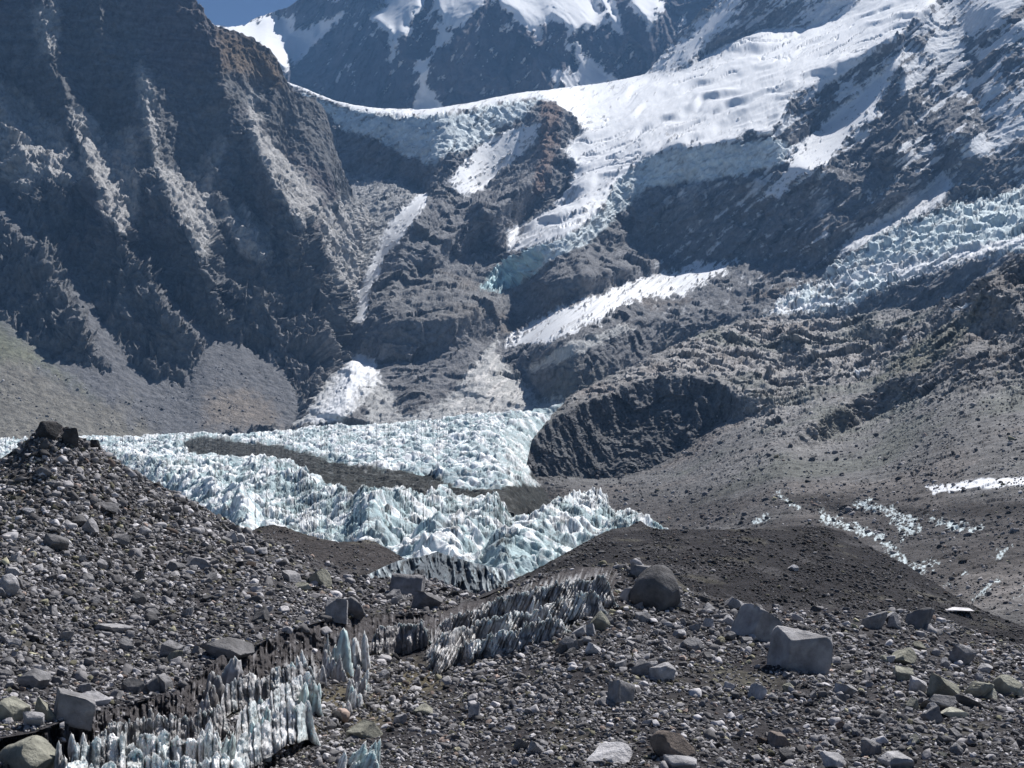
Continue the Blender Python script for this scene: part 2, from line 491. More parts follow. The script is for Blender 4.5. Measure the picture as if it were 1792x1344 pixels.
C = np.ones(L.U.shape + (4,)) * np.array((0.15, 0.153, 0.158, 1.0))
hue = fbm(x / 240, y / 240, z / 200, 4)
C = colmix(C, (0.13, 0.11, 0.12, 1), sst(.05, .35, hue) * .5)
C = colmix(C, (0.17, 0.125, 0.085, 1), sst(-20, 14, poly_sd(L.U, L.V, [(385, 55), (450, 75), (490, 115), (495, 150), (440, 130), (390, 120)]) + fine * 20) * .8)
strata = fbm(x * q * .5, y * q * .5, z * q * 9, 5, .6)
C[..., :3] *= (1 + .55 * strata)[..., None]
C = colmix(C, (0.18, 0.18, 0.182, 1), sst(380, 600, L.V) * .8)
C = colmix(C, (0.145, 0.147, 0.155, .9), scr)
tan = sst(-25, 30, poly_sd(L.U, L.V, [(-120, 560), (0, 600), (100, 660), (250, 730), (300, 800), (-120, 800)]) + fbm(L.U / 30, L.V / 50, 2, 4) * 60)
C = colmix(C, (0.205, 0.192, 0.16, .9), tan * .7)
grn = sst(-14, 25, poly_sd(L.U, L.V, [(-120, 540), (0, 560), (90, 630), (170, 700), (60, 640), (-120, 620)]) + fine * 20)
C = colmix(C, (0.17, 0.18, 0.125, .8), grn * .7)
rib = sst(-20, 20, poly_sd(L.U, L.V, [(360, 690), (430, 680), (480, 710), (490, 750), (360, 745)]) + fine * 30)
C = colmix(C, (0.25, 0.21, 0.17, .8), rib * .6)
C[..., :3] *= (1 + .35 * fbm((L.U - L.V * .5) / 9, L.V / 60, 3, 5, .65) * np.maximum(scr, .1))[..., None]
sn = sst(.33, .40, fine * .6 + strata * .5) * np.clip(np.max([sst(-8, 8, poly_sd(L.U, L.V, p)) for p in lit], 0), 0, 1) * (1 - scr)
C = colmix(C, (0.46, 0.45, 0.44, 1), litm * .8 * (1 - scr)); C = colmix(C, (0.5, 0.5, 0.5, .8), sn * .6)  # sunlit slabs painted paler than the shaded rock, with pale specks
L_LW = L
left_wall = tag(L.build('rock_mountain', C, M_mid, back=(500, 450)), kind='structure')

# ================================================================== PASS, HANGING GLACIER, RIGHT-HAND MOUNTAIN
top = curve([(440, 150), (500, 143), (512, 147), (540, 157), (560, 166), (590, 177), (620, 184), (660, 189), (700, 191), (740, 192), (780, 187), (820, 180), (860, 172), (900, 164),
             (960, 157), (1010, 150), (1060, 144), (1100, 136), (1128, 130), (1140, 118), (1160, 92), (1185, 62), (1215, 35), (1245, 5), (1280, -40), (1320, -70), (1950, -70)])
L = Layer(470, 1950, top, curve([(470, 800), (900, 800), (925, 815), (960, 780), (1010, 735), (1130, 680), (1290, 610), (1340, 600), (1480, 600), (1560, 590), (1700, 550), (1800, 500), (1950, 450)]), STEP, topnoise=1.6, topwl=14)
ctrl = [(470, 145, 3600), (620, 186, 3500), (780, 190, 3450), (960, 158, 3600), (1060, 145, 3750), (1130, 130, 3900), (1240, 10, 4300), (1300, -60, 4500),
        (1060, 250, 3250), (1180, 270, 3100), (1180, 340, 3030), (1100, 400, 2900), (1000, 300, 3050), (900, 470, 2700), (1500, 30, 3650), (1350, 150, 3300), (1400, 220, 3100),
        (1792, 0, 3050), (1930, 0, 3000), (1650, 100, 2950), (1700, 300, 2300), (1600, 200, 2700), (1300, 350, 2800), (1500, 350, 2400), (1300, 440, 2550), (1930, 300, 2100),
        (1792, 420, 1780), (1500, 450, 1980), (1350, 550, 1900), (1792, 340, 2000), (1280, 460, 2400), (880, 600, 1950), (1100, 540, 2120),
        (640, 620, 2020), (640, 560, 2130), (800, 590, 2000), (800, 480, 2230), (960, 490, 2230), (960, 540, 2130), (740, 340, 2750), (690, 400, 2560), (700, 290, 2900), (700, 255, 3200), (560, 300, 3200), (520, 500, 2500),
        (480, 750, 1680), (620, 635, 1950), (600, 750, 1640), (720, 740, 1600), (850, 620, 1900), (900, 710, 1600), (1000, 690, 1360), (1290, 560, 1980), (1150, 620, 1800), (920, 640, 1800),
        (900, 790, 1500), (1000, 740, 1560), (1290, 600, 1900), (1500, 590, 1880), (1700, 530, 1760), (1950, 440, 1680), (1550, 530, 1900)]
G_main = [(500, 143), (560, 170), (620, 192), (700, 208), (780, 202), (860, 186), (940, 172), (970, 176), (1000, 200), (1020, 230), (985, 262), (1010, 290), (1000, 330), (960, 370), (890, 400), (890, 440),
          (930, 430), (1000, 410), (1050, 370), (1080, 320), (1130, 275), (1180, 262), (1240, 262), (1290, 250), (1310, 232), (1350, 236), (1370, 200), (1385, 180), (1395, 165), (1470, 140), (1500, 112), (1560, 80),
          (1600, 40), (1640, 10), (1640, -40), (1540, -40), (1500, 6), (1450, 35), (1400, 50), (1330, 55), (1280, 80), (1200, 118), (1130, 125), (1060, 138), (950, 150), (860, 166), (780, 182), (700, 186), (620, 178), (560, 160), (505, 138)]
snow_ramp = [(1128, 132), (1150, 100), (1200, 60), (1262, 0), (1300, -70), (1350, -70), (1300, 10), (1262, 60), (1215, 100), (1180, 122)]
lho_ice = [(530, 165), (600, 188), (700, 207), (790, 200), (860, 184), (945, 172), (915, 205), (870, 228), (850, 248), (820, 262), (780, 278), (745, 288), (700, 268), (650, 240), (600, 228), (575, 200)]
front_cliff = [(1078, 318), (1130, 275), (1180, 262), (1290, 252), (1350, 240), (1385, 250), (1370, 285), (1280, 310), (1200, 318), (1130, 330), (1090, 370), (1040, 420), (980, 450), (930, 480), (900, 500), (850, 502), (870, 470), (930, 435), (1010, 405), (1055, 368)]
B = [(782, 318), (820, 272), (860, 240), (905, 222), (945, 218), (935, 250), (890, 290), (845, 330), (812, 346), (800, 330)]
Cc = [(738, 338), (750, 345), (722, 395), (690, 430), (670, 465), (650, 505), (638, 562), (608, 568), (622, 525), (648, 465), (668, 415), (690, 380)]
Dd = [(1578, 90), (1562, 140), (1535, 205), (1500, 225), (1450, 285), (1378, 338), (1330, 352), (1345, 325), (1390, 275), (1440, 215), (1475, 185), (1540, 120)]
Ee = [(1650, 298), (1668, 318), (1655, 350), (1625, 375), (1570, 400), (1490, 440), (1465, 458), (1478, 425), (1530, 385), (1590, 350)]
Ff = [(1800, 325), (1960, 290), (1960, 400), (1800, 440), (1700, 460), (1640, 480), (1560, 505), (1480, 545), (1400, 556), (1330, 556), (1370, 515), (1440, 480), (1500, 440), (1560, 405), (1650, 365), (1730, 345)]
Gg = [(875, 602), (930, 560), (1010, 530), (1100, 495), (1200, 466), (1282, 452), (1262, 480), (1190, 520), (1130, 520), (1060, 555), (990, 590), (960, 600), (905, 606)]
Gg2 = [(920, 648), (1000, 598), (1100, 565), (1110, 575), (1010, 622), (940, 650)]
H1 = [(600, 630), (625, 618), (655, 630), (662, 655), (655, 690), (640, 700), (600, 735), (560, 742), (500, 745), (540, 690), (575, 650)]
H1b = [(655, 650), (690, 690), (715, 742), (640, 742), (640, 700)]
H2 = [(870, 590), (868, 620), (895, 650), (935, 690), (942, 706), (880, 712), (800, 722), (735, 722), (790, 690), (820, 650), (845, 622)]
Ii = [(1655, 848), (1710, 838), (1792, 836), (1960, 830), (1960, 846), (1792, 850), (1700, 856), (1660, 862)]
Ii2 = [(1622, 852), (1650, 846), (1660, 858), (1635, 866)]
wall_shade = [(590, 440), (700, 430)]  # placeholder
lit = [(23, G_main, 5), (34, B, 5), (27, Gg, 5), (24, Gg2, 3), (28, Dd, 5), (20, Ee, 4), (26, Ff, 6), (36, snow_ramp, 4), (22, Cc, 4), (22, H1, 4), (30, H1b, 4), (24, H2, 4),
       (38, [(600, 300), (740, 335), (690, 400), (640, 480), (600, 420)], 6), (35, [(640, 480), (740, 480), (880, 500), (950, 500), (860, 550), (720, 560), (640, 560)], 8),
       (34, [(720, 640), (860, 600), (800, 680), (740, 720), (700, 700)], 6), (28, [(1090, 425), (1180, 455), (1120, 480), (1000, 480), (1080, 450)], 5),
       (33, [(1280, 460), (1440, 470), (1360, 540), (1290, 560), (1120, 590), (1160, 540)], 8), (33, [(1180, 320), (1330, 300), (1300, 350), (1200, 345)], 4),
       (36, [(1560, 100), (1600, 60), (1590, 170), (1575, 270), (1545, 260)], 5), (36, [(1640, 180), (1720, 160), (1700, 230), (1620, 260), (1570, 290), (1590, 220)], 5)]
shd = [(73, front_cliff, 4), (62, lho_ice, 4),
       (70, [(590, 235), (650, 245), (740, 290), (850, 250), (960, 175), (975, 230), (900, 290), (800, 360), (750, 330), (700, 300), (600, 300)], 5),
       (74, [(650, 600), (700, 570), (800, 560), (930, 500), (960, 500), (1100, 470), (1240, 450), (1200, 462), (1080, 500), (980, 535), (880, 575), (800, 600), (700, 625), (620, 620)], 5),
       (72, [(1050, 420), (1130, 345), (1240, 320), (1400, 290), (1500, 330), (1480, 400), (1440, 440), (1280, 450), (1200, 450), (1100, 430)], 7),
       (72, [(840, 400), (960, 300), (930, 380), (880, 440), (820, 440)], 5), (70, [(920, 640), (1050, 580), (1250, 540), (1290, 555), (1200, 600), (1040, 680), (990, 698), (950, 690)], 5),
       (76, [(925, 775), (960, 745), (1010, 700), (1130, 650), (1250, 650), (1290, 720), (1240, 760), (1170, 810), (1080, 838), (980, 836), (930, 825)], 4),
       (68, [(1470, 205), (1530, 140), (1580, 90), (1470, 120), (1390, 180), (1400, 240)], 5), (66, [(1220, 90), (1290, 10), (1520, -60), (1480, 20), (1330, 50), (1260, 90)], 5),
       (68, [(1590, 290), (1960, 230), (1960, 300), (1720, 330), (1660, 300), (1560, 380), (1480, 420), (1500, 340)], 6), (60, [(1700, 20), (1960, 0), (1960, 250), (1740, 260), (1700, 160)], 8),
       (56, [(1380, 780), (1480, 700), (1600, 640), (1640, 670), (1520, 740), (1400, 790)], 5), (60, [(1300, 690), (1340, 690), (1330, 740), (1270, 740)], 4),
       (60, [(750, 340), (800, 330), (860, 380), (830, 430), (740, 480), (690, 520), (700, 430)], 5)]
base = lambda U, V: np.where(V > 560, 0, 0) + 52 - 22 * sst(500, 800, V + (U - 1300) * .22) - 9 * sst(800, 950, V)
df = depth_field((466, 1954, -80, 1156), 2, ctrl, lit + shd, base, lam=0.14, mu=5e-6)
L.place(np.exp(df(L.U, L.V)))
tot = np.zeros_like(L.D)
for pts, wl, wr, a in [([(960, 178), (955, 240), (945, 290), (900, 340), (830, 380), (770, 430), (740, 490)], 45, 45, 110), ([(880, 330), (880, 400), (860, 440)], 30, 30, 60),
                       ([(1575, 90), (1590, 180), (1570, 260), (1530, 290)], 30, 40, 90), ([(1792, 20), (1740, 140), (1650, 260)], 50, 60, 60), ([(790, 335), (760, 380), (740, 420)], 30, 30, 60),
                       ([(1085, 400), (1075, 450), (1000, 480)], 40, 40, 60), ([(1792, 470), (1700, 560), (1600, 630), (1500, 710), (1380, 785)], 60, 50, 50), ([(1640, 290), (1500, 380), (1400, 440)], 35, 35, 50),
                       ([(620, 625), (600, 740)], 70, 90, 40), ([(868, 600), (840, 700)], 60, 80, 28), ([(1700, 560), (1760, 550)], 30, 40, 50)]:
    d, s, t = line_d(L.U, L.V, pts)
    w = np.where(s > 0, wl, wr)
    tot = np.maximum(tot, a * np.clip(1 - d / w, 0, 1) ** 1.1 * sst(0, .12, t) * sst(1.0, .88, t))
L.place(L.D - tot)
x, y, z = L.base()
# ---- cover
fine = fbm(L.U / 12, L.V / 12, 6.1, 5, .62)
ca, sa = math.cos(math.radians(38)), math.sin(math.radians(38))
al = (L.U * ca - L.V * sa); ac = (L.U * sa + L.V * ca)      # along / across the fall line of the right-hand slope
strk = fbm(al / 46, ac / 8, 2.2, 5, .6)
right = sst(1060, 1250, L.U + (L.V - 300) * .2)
edge = fine * 12 + strk * 18 * right
fin2 = fbm(al / 9, ac / 3.5, 1.4, 4, .65)
def m(p, w=2.5, n=1.0):
    sd_ = poly_sd(L.U, L.V, p)
    return sst(-w, w, sd_ + edge * n * 1.35 + fin2 * 9 * min(1, n * 1.6)) * (1 - sst(.12, .2, fin2 * .7 + strk * .5 - .004 * np.clip(sd_, 0, 60)) * min(1, n) * .9)
snow = np.max([m(G_main, 2.5, .6), m(snow_ramp, 3, 1.3), m(B, 2, .7), m(Cc, 2.5, .5), m(Dd, 2.5, .9), m(Gg, 2.5, 1.2), m(Ii, 1.5, .25), m(Ii2, 1.5, .6)], 0)
dirty = np.max([m(Gg2, 2, .8), m(Ee, 2.5, .6), m(H1, 2, .6), m(H2, 2.5, .8) * .8, m(H1b, 3, 1) * .75, m([(640, 745), (700, 735), (740, 716), (860, 708), (950, 700), (990, 692), (1010, 750), (700, 775)], 3, 1) * .9, m([(600, 300), (740, 335), (690, 400), (640, 480), (600, 420)], 8, 1.5) * .6], 0)
up = sst(430, 250, L.V) * sst(1180, 1400, L.U + L.V * .2)
dens = .27 + .10 * sst(1600, 1750, L.U) * sst(300, 0, L.V) 
lg = fbm(al / 110, ac / 26, 5.5, 4, .55)
snow2 = sst(-.02, .10, strk * .8 + lg * .9 + fine * .35 - .10 + .22 * sst(1560, 1700, L.U) * sst(330, 120, L.V) + .1 * sst(200, 40, L.V)) * up
snow2 = np.maximum(snow2, .8 * sst(.20, .27, strk * .8 + fine * .5) * sst(620, 430, L.V) * sst(1000, 1100, L.U) * right)
ice = np.max([m(lho_ice, 3, .8), m(front_cliff, 3, .4)], 0)
band = m([(1560, 474), (1640, 452), (1720, 430), (1800, 408), (1960, 372), (1960, 402), (1800, 428), (1720, 448), (1650, 470), (1580, 492)], 3, .5)
serac = m(Ff, 4, 1.0) * (1 - .9 * band)
tongue = m([(840, 505), (870, 470), (920, 440), (960, 440), (930, 480), (895, 500), (870, 512)], 4, 1)
nearw = sst(520, 700, L.V + (L.U - 1300) * .2)       # rubble slopes of the right foreground
vlow = sst(820, 900, L.V)
# ---- relief
q = 1 / 62.
xr = x * ca + z * sa; zr = -x * sa + z * ca
N1 = ridged(x * q, y * q, z * q * .5, 6, .56, p=1.2) - .5
N2 = ridged(xr * q * .6, y * q * .6, zr * q * 2.8, 6, .58) - .5
N3 = fbm(x * q * 6, y * q * 6, z * q * 6, 4, .6)
sc = np.clip(L.D / 2200, .12, 1.3)
rockamp = (1 - np.clip(snow + .55 * dirty + ice * .8 + .6 * snow2, 0, .93)) * (1 - .35 * sst(1500, 1700, L.U) * sst(350, 200, L.V))
mix = right * .8 + .1
talus = sst(0.0, .3, fbm(x / 260, y / 260, z / 160, 3) + .1) * nearw
cr = crag(xr, y, zr, 85, 2, 1.5, 1, .8)
DN = ((N1 * (1 - mix) + N2 * mix) * 11 + cr * 5.5 + N3 * 1.6) * rockamp * sc
L.push(-cr * 8 * rockamp * sc)
# glacier folds and steps running across the flow
fold = fbm(L.U / 75 + L.V / 130, (L.V + L.U * .25) / 17, 3.3, 4, .55)
fold2 = ridged((L.U - L.V) / 60, (L.V + L.U * .35) / 26, 7.7, 4, .55)
gm = m(G_main, 10, 0)
fold3 = fbm(L.U / 190 + 3, (L.V + L.U * .42) / 42, 5.3, 3, .5)
cw = fbm(L.U / 130, L.V / 90, 4, 3) * 26
stp = np.mod((L.V + L.U * .40 + cw * 1.6) / 34, 1)                       # long steps, each a gentle tread and a short riser
brk = sst(-.15, .25, fbm(L.U / 110, L.V / 36, 8.8, 3))
acr = L.V + L.U * .42 + cw * .8; alo = L.U - L.V * .42
fo1 = fbm(alo / 170, acr / 15, 3.3, 4, .5); fo2 = fbm(alo / 330, acr / 38, 6.3, 3, .5)
brk = sst(-.25, .25, fbm(alo / 260, acr / 80, 8.8, 2))
DN = DN + (fo1 * 9 + fo2 * 16 - (sst(.66, 1, stp) - stp) * 18 * brk) * gm * (1 - ice)
crv = sst(.085, .0, np.abs(perlin(alo / 120, acr / 13, 4.7) + .25 * fine)) * sst(-.05, .2, fbm(L.U / 150, L.V / 60, 2.7, 3))
DN = DN - crv * 10 * gm * (1 - ice) + fine * 1.6 * gm
f1_, e_, r_, p_ = cells(x / 26, y / 40, z / 20)
DN = DN + (r_ * 12 + p_ * 9) * ice * .3
# seracs of the icefalls
S1 = ridged(x / 40, y / 60, z / 40, 5, .55, p=1.6)
f1s, es, rs, ps = cells((x + 8 * fine) / 20, y / 30, z / 16, seed=4)
S1 = S1 * .5 + rs * .9 + ps * .7 + .25
DN = DN + (S1 - .4) * 11 * serac + (S1 - .4) * 5 * ice + (S1 - .4) * 18 * tongue + fine * 3 * dirty
crest = np.clip((L.V - L.tp[None]) / 16, 0, 1); crest = np.where(L.U < 1140, .12 + .88 * crest, 1)
L.pushn(DN * crest)
x, y, z = L.base()
C = np.ones(L.U.shape + (4,)) * np.array((0.19, 0.19, 0.197, 1.0))
hue = fbm(x / 300, y / 300, z / 160, 4)
C = colmix(C, (0.155, 0.12, 0.09, 1), sst(.12, .4, hue) * .6)
C[..., :3] *= (1 + .5 * fbm(xr * q, y * q, zr * q * 5, 5, .6))[..., None]
rub = (0.19, 0.182, 0.18, 1)
C = colmix(C, rub, nearw * .85)
C = colmix(C, (0.17, 0.14, 0.12, 1), nearw * sst(.05, .3, hue) * .5)
C = colmix(C, (0.14, 0.15, 0.12, 1), nearw * sst(.05, .3, -hue) * .5)
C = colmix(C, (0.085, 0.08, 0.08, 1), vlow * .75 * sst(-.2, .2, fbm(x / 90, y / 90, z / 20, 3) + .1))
C = colmix(C, (0.20, 0.197, 0.195, .9), sst(-8, 8, poly_sd(L.U, L.V, [(640, 480), (740, 470), (880, 505), (950, 500), (860, 560), (720, 570), (640, 565)]) + fine * 20) * .6)
C = colmix(C, (0.19, 0.125, 0.10, 1), sst(-8, 8, poly_sd(L.U, L.V, [(945, 175), (985, 180), (975, 250), (955, 330), (930, 350), (945, 260)]) + fine * 16) * .7)
C[..., :3] *= (1 + .35 * fbm(L.U / 3.5, L.V / 3, 3, 3, .6) * nearw)[..., None]
C = colmix(C, (0.66, 0.68, 0.71, .4), snow2)
C = colmix(C, DIRTY, dirty * .85); C = colmix(C, (.74, .75, .77, .3), m(Ee, 2.5, .6) * .9)
C = colmix(C, SNOW, dirty * sst(-20, 20, poly_sd(L.U, L.V, [(590, 640), (625, 615), (665, 630), (660, 665), (640, 680), (600, 735), (540, 745), (580, 680)]) + fine * 30) * .9)
C = colmix(C, (.62, .60, .58, .4), dirty * sst(.0, .25, strk) * sst(760, 800, L.U) * sst(960, 930, L.U))
dirtline = sst(.0, .35, fbm(al / 46, ac / 5, 9.2, 5, .6)) * .7
C = colmix(C, SNOW, snow)
C = colmix(C, (0.50, 0.50, 0.50, .5), snow * dirtline * m(Gg, 4, 0))
teal = sst(-.1, .25, fbm(x / 60, y / 60, z / 30, 4))
C = colmix(C, (0.70, 0.77, 0.79, .5), ice * (1 - .25 * teal) * .95)
C = colmix(C, (0.78, 0.80, 0.82, .4), serac); C = colmix(C, SNOW, band)
C = colmix(C, (0.38, 0.58, 0.60, .4), np.maximum(serac * sst(460, 420, L.V + (L.U - 1700) * .15) * .35, serac * teal * .3))
C = colmix(C, (0.25, 0.245, 0.24, .8), serac * sst(.02, .2, strk + fine * .4) * (.35 + .5 * sst(440, 500, L.V + (L.U - 1500) * .2)))
C = colmix(C, (0.45, 0.62, 0.66, .4), tongue * .9)
C = colmix(C, (0.12, 0.11, 0.11, 1), sst(.25, .4, strk + fine * .6) * m(front_cliff, 4, 0) * .5)
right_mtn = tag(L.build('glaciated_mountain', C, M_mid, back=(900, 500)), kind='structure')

# ================================================================== ICEFALL ON THE VALLEY FLOOR
def icefield(L, amp, wl, deb, name, tealbias=0.0, rot=25):
    x, y, z = L.base()
    e = fbm(L.U / 13, L.V / 8, 5.5, 4, .6) * 9
    dm = np.max([sst(-2.5, 2.5, poly_sd(L.U, L.V, p) + e * .7) for p in deb], 0) if deb else np.zeros_like(L.D)
    calm = 1 - .6 * dm
    c_, s_ = math.cos(math.radians(rot)), math.sin(math.radians(rot))
    xa = (x * c_ + y * s_); ya = (-x * s_ + y * c_)
    big = fbm(x / (wl * 5), y / (wl * 7), .3, 3); mid = ridged(xa / (wl * 2.6), ya / (wl * 3.4), 1.3, 3, .5) - .6
    wx = fbm(x / wl, y / wl, 1.1, 3) * wl * .5; wy = fbm(x / wl, y / wl, 8.1, 3) * wl * .5
    f1, e1, r1, p1 = cells((xa + wx) / wl, (ya + wy) / wl / 1.5)
    g1, e2, r2, p2 = cells((xa + wx) * 2.3 / wl, (ya + wy) * 2.3 / wl / 1.4, seed=7)
    g3, e3, r3, p3 = cells((xa + wx) * 5.5 / wl, (ya + wy) * 5.5 / wl / 1.3, seed=11)
    cone = .5 - f1
    ps = ridged((xa + wx) / wl / 1.6, (ya + wy) / wl / 2.2, 5.5, 3, .5, p=1.2) - .55
    h = (r1 * .7 + p1 * .9 + cone * 1.5 + (r2 * .35 + p2 * .35 + (.5 - g1) * .5) + ps * 2.2 + mid * 1.7 + big * 2.0 - .25 * sst(.12, 0, e1)) * amp * calm
    h = h + fbm(xa / wl * 2, ya / wl * 1.2, 4.4, 3) * amp * .35
    edge_f = sst(0, .04, 1 - L.T) * .5 + .5
    L.P[..., 2] += h * edge_f
    n = fbm(x / wl * 3, y / wl * 3, z / wl * 3, 4, .6)
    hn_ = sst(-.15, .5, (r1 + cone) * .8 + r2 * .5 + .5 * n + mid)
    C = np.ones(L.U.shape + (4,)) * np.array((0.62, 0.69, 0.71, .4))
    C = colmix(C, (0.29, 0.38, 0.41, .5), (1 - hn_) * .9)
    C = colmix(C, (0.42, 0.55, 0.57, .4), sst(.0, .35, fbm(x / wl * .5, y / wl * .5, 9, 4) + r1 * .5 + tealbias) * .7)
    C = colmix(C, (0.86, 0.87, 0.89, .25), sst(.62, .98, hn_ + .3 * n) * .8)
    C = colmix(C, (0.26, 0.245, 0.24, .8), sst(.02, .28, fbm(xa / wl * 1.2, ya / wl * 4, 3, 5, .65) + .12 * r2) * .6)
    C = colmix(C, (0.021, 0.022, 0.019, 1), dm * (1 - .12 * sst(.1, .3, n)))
    C[..., :3] *= (1 + dm * 1.2 * np.clip(fbm(x / 3, y / 6, z / 3, 3, .6), -.5, .8))[..., None]
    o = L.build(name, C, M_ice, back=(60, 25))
    return tag(o, kind='structure'), h, dm

top = lambda u: 7 + curve([(-120, 768), (0, 762), (60, 760), (170, 757), (240, 760), (300, 753), (400, 755), (500, 746), (560, 740), (640, 738), (700, 732), (760, 728), (830, 718), (880, 716), (930, 708), (965, 703), (990, 697), (1005, 705)])(u)
L = Layer(-120, 1000, top, curve([(-120, 900), (300, 860), (900, 900), (1000, 885)]), 1.4, vstep=.27, topnoise=4, topwl=9)
ctrl = [(-100, 765, 1450), (0, 763, 1480), (250, 758, 1560), (500, 745, 1640), (750, 730, 1600), (990, 700, 1500), (0, 800, 1000), (300, 800, 1020), (600, 800, 1000), (915, 805, 1060), (900, 760, 1250), (600, 770, 1250),
        (300, 850, 650), (600, 850, 640), (900, 850, 660), (1060, 862, 700), (1100, 900, 480), (-100, 880, 560), (800, 900, 470), (1050, 780, 1500), (950, 800, 1290), (965, 835, 1200), (1000, 838, 1150), (1000, 885, 880), (960, 885, 760)]
L.place(tps(ctrl, L.U, L.V))
deb = [[(318, 776), (345, 766), (400, 771), (450, 778), (490, 781), (530, 790), (560, 800), (600, 812), (640, 822), (720, 824), (780, 845), (800, 851), (860, 852), (900, 850), (960, 852), (1030, 862), (1070, 872), (1090, 900), (1100, 940),
        (900, 930), (640, 900), (560, 845), (530, 825), (490, 806), (440, 800), (400, 800), (330, 794)],
       [(925, 830), (1000, 838), (1130, 850), (1130, 940), (1000, 900), (960, 870)]]
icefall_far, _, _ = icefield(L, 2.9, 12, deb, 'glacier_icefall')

top = curve([(-120, 830), (0, 800), (60, 785), (170, 772), (210, 790), (260, 800), (300, 805), (330, 800), (370, 800), (410, 800), (450, 797), (480, 800), (510, 808), (530, 822), (560, 852), (590, 858), (608, 866), (618, 882), (650, 880), (690, 872), (720, 866),
             (745, 862), (765, 853), (782, 850), (800, 868), (840, 872), (870, 876), (885, 892), (895, 908), (920, 904), (950, 902), (985, 896), (1010, 884), (1030, 876), (1050, 872), (1065, 878), (1078, 895), (1100, 900), (1120, 912), (1140, 912), (1155, 928), (1180, 945)])
L = Layer(-120, 1180, top, curve([(-120, 900), (300, 990), (600, 1060), (900, 1060), (1180, 980)]), 1.3, vstep=.4, topnoise=9, topwl=13)
ctrl = [(-100, 830, 640), (0, 800, 800), (170, 775, 960), (300, 800, 700), (450, 800, 700), (560, 840, 560), (690, 860, 480), (780, 848, 520), (900, 890, 400), (1050, 872, 420), (1150, 925, 300),
        (300, 900, 420), (500, 920, 340), (700, 950, 270), (900, 960, 250), (1050, 930, 280), (800, 1020, 195), (600, 1000, 230), (1100, 960, 240), (300, 980, 300), (900, 1050, 175), (600, 1060, 190), (1180, 980, 240), (1180, 945, 285)]
L.place(tps(ctrl, L.U, L.V))
for pts, w, a in [([(450, 800), (560, 850), (640, 900)], 50, 9), ([(780, 848), (700, 900), (640, 950)], 45, 6), ([(1050, 872), (960, 940), (880, 1000)], 50, 6), ([(885, 880), (840, 940), (760, 960)], 40, 5), ([(170, 775), (300, 850), (420, 910)], 40, 8)]:
    d, s, t = line_d(L.U, L.V, pts)
    L.P[..., 2] += a * np.clip(1 - d / w, 0, 1) * sst(0, .2, 1 - L.T)
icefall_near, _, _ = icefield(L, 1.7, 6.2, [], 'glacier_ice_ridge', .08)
L_ICE = L
# valley floor far below everything, reaching past the frame
gm_ = mesh_from('ground', np.array([(-2550, -140, -75), (3350, -140, -75), (3350, 9400, -75), (-2550, 9400, -75)], float), quads=np.array([[0, 1, 2, 3]]))
set_col(gm_, np.array([[.12, .115, .11, 1]] * 4)); gm_.materials.append(M_moraine)
g_ = bpy.data.objects.new('ground', gm_); COL.objects.link(g_); tag(g_, kind='structure')

# ================================================================== ROCK BUTTRESS AND RUBBLE SLOPES ON THE RIGHT
top = curve([(905, 850), (918, 832), (924, 800), (930, 772), (945, 752), (965, 728), (985, 705), (1000, 692), (1040, 672), (1085, 650), (1130, 628), (1165, 612), (1200, 596), (1245, 578), (1290, 563), (1330, 556), (1350, 556), (1400, 560), (1480, 556),
             (1520, 548), (1560, 540), (1600, 545), (1640, 535), (1670, 520), (1700, 500), (1725, 485), (1745, 470), (1760, 458), (1800, 440), (1960, 400)])
L = Layer(905, 1960, top, curve([(905, 885), (950, 890), (1000, 1010), (1300, 1110), (1960, 1190)]), 1.4, topnoise=5, topwl=10)
ctrl = [(905, 860, 1040), (940, 835, 1150), (1080, 842, 1110), (1170, 812, 1120), (1250, 748, 1180), (935, 770, 1210), (1000, 692, 1260), (1130, 628, 1330), (1290, 562, 1480), (1200, 640, 1280),
        (1340, 556, 1560), (1480, 556, 1500), (1560, 542, 1430), (1640, 535, 1300), (1700, 500, 1150), (1800, 440, 1080), (1950, 400, 1040), (1450, 640, 1230), (1500, 700, 1050), (1400, 800, 820), (1600, 640, 960),
        (1792, 600, 820), (1700, 560, 960), (1380, 790, 850), (1792, 750, 600), (1500, 850, 640), (1200, 880, 760), (1792, 850, 440), (1950, 850, 420), (1000, 880, 900), (1100, 870, 860),
        (1400, 930, 440), (1792, 1000, 290), (1950, 1180, 200), (1100, 920, 600), (1100, 1000, 430), (1300, 1090, 260), (1000, 1000, 470), (1600, 1000, 330)]
butt = [(918, 832), (924, 790), (935, 765), (965, 735), (1000, 712), (1050, 695), (1120, 665), (1180, 655), (1250, 660), (1290, 690), (1300, 712), (1250, 745), (1200, 785), (1150, 818), (1080, 838), (980, 836)]
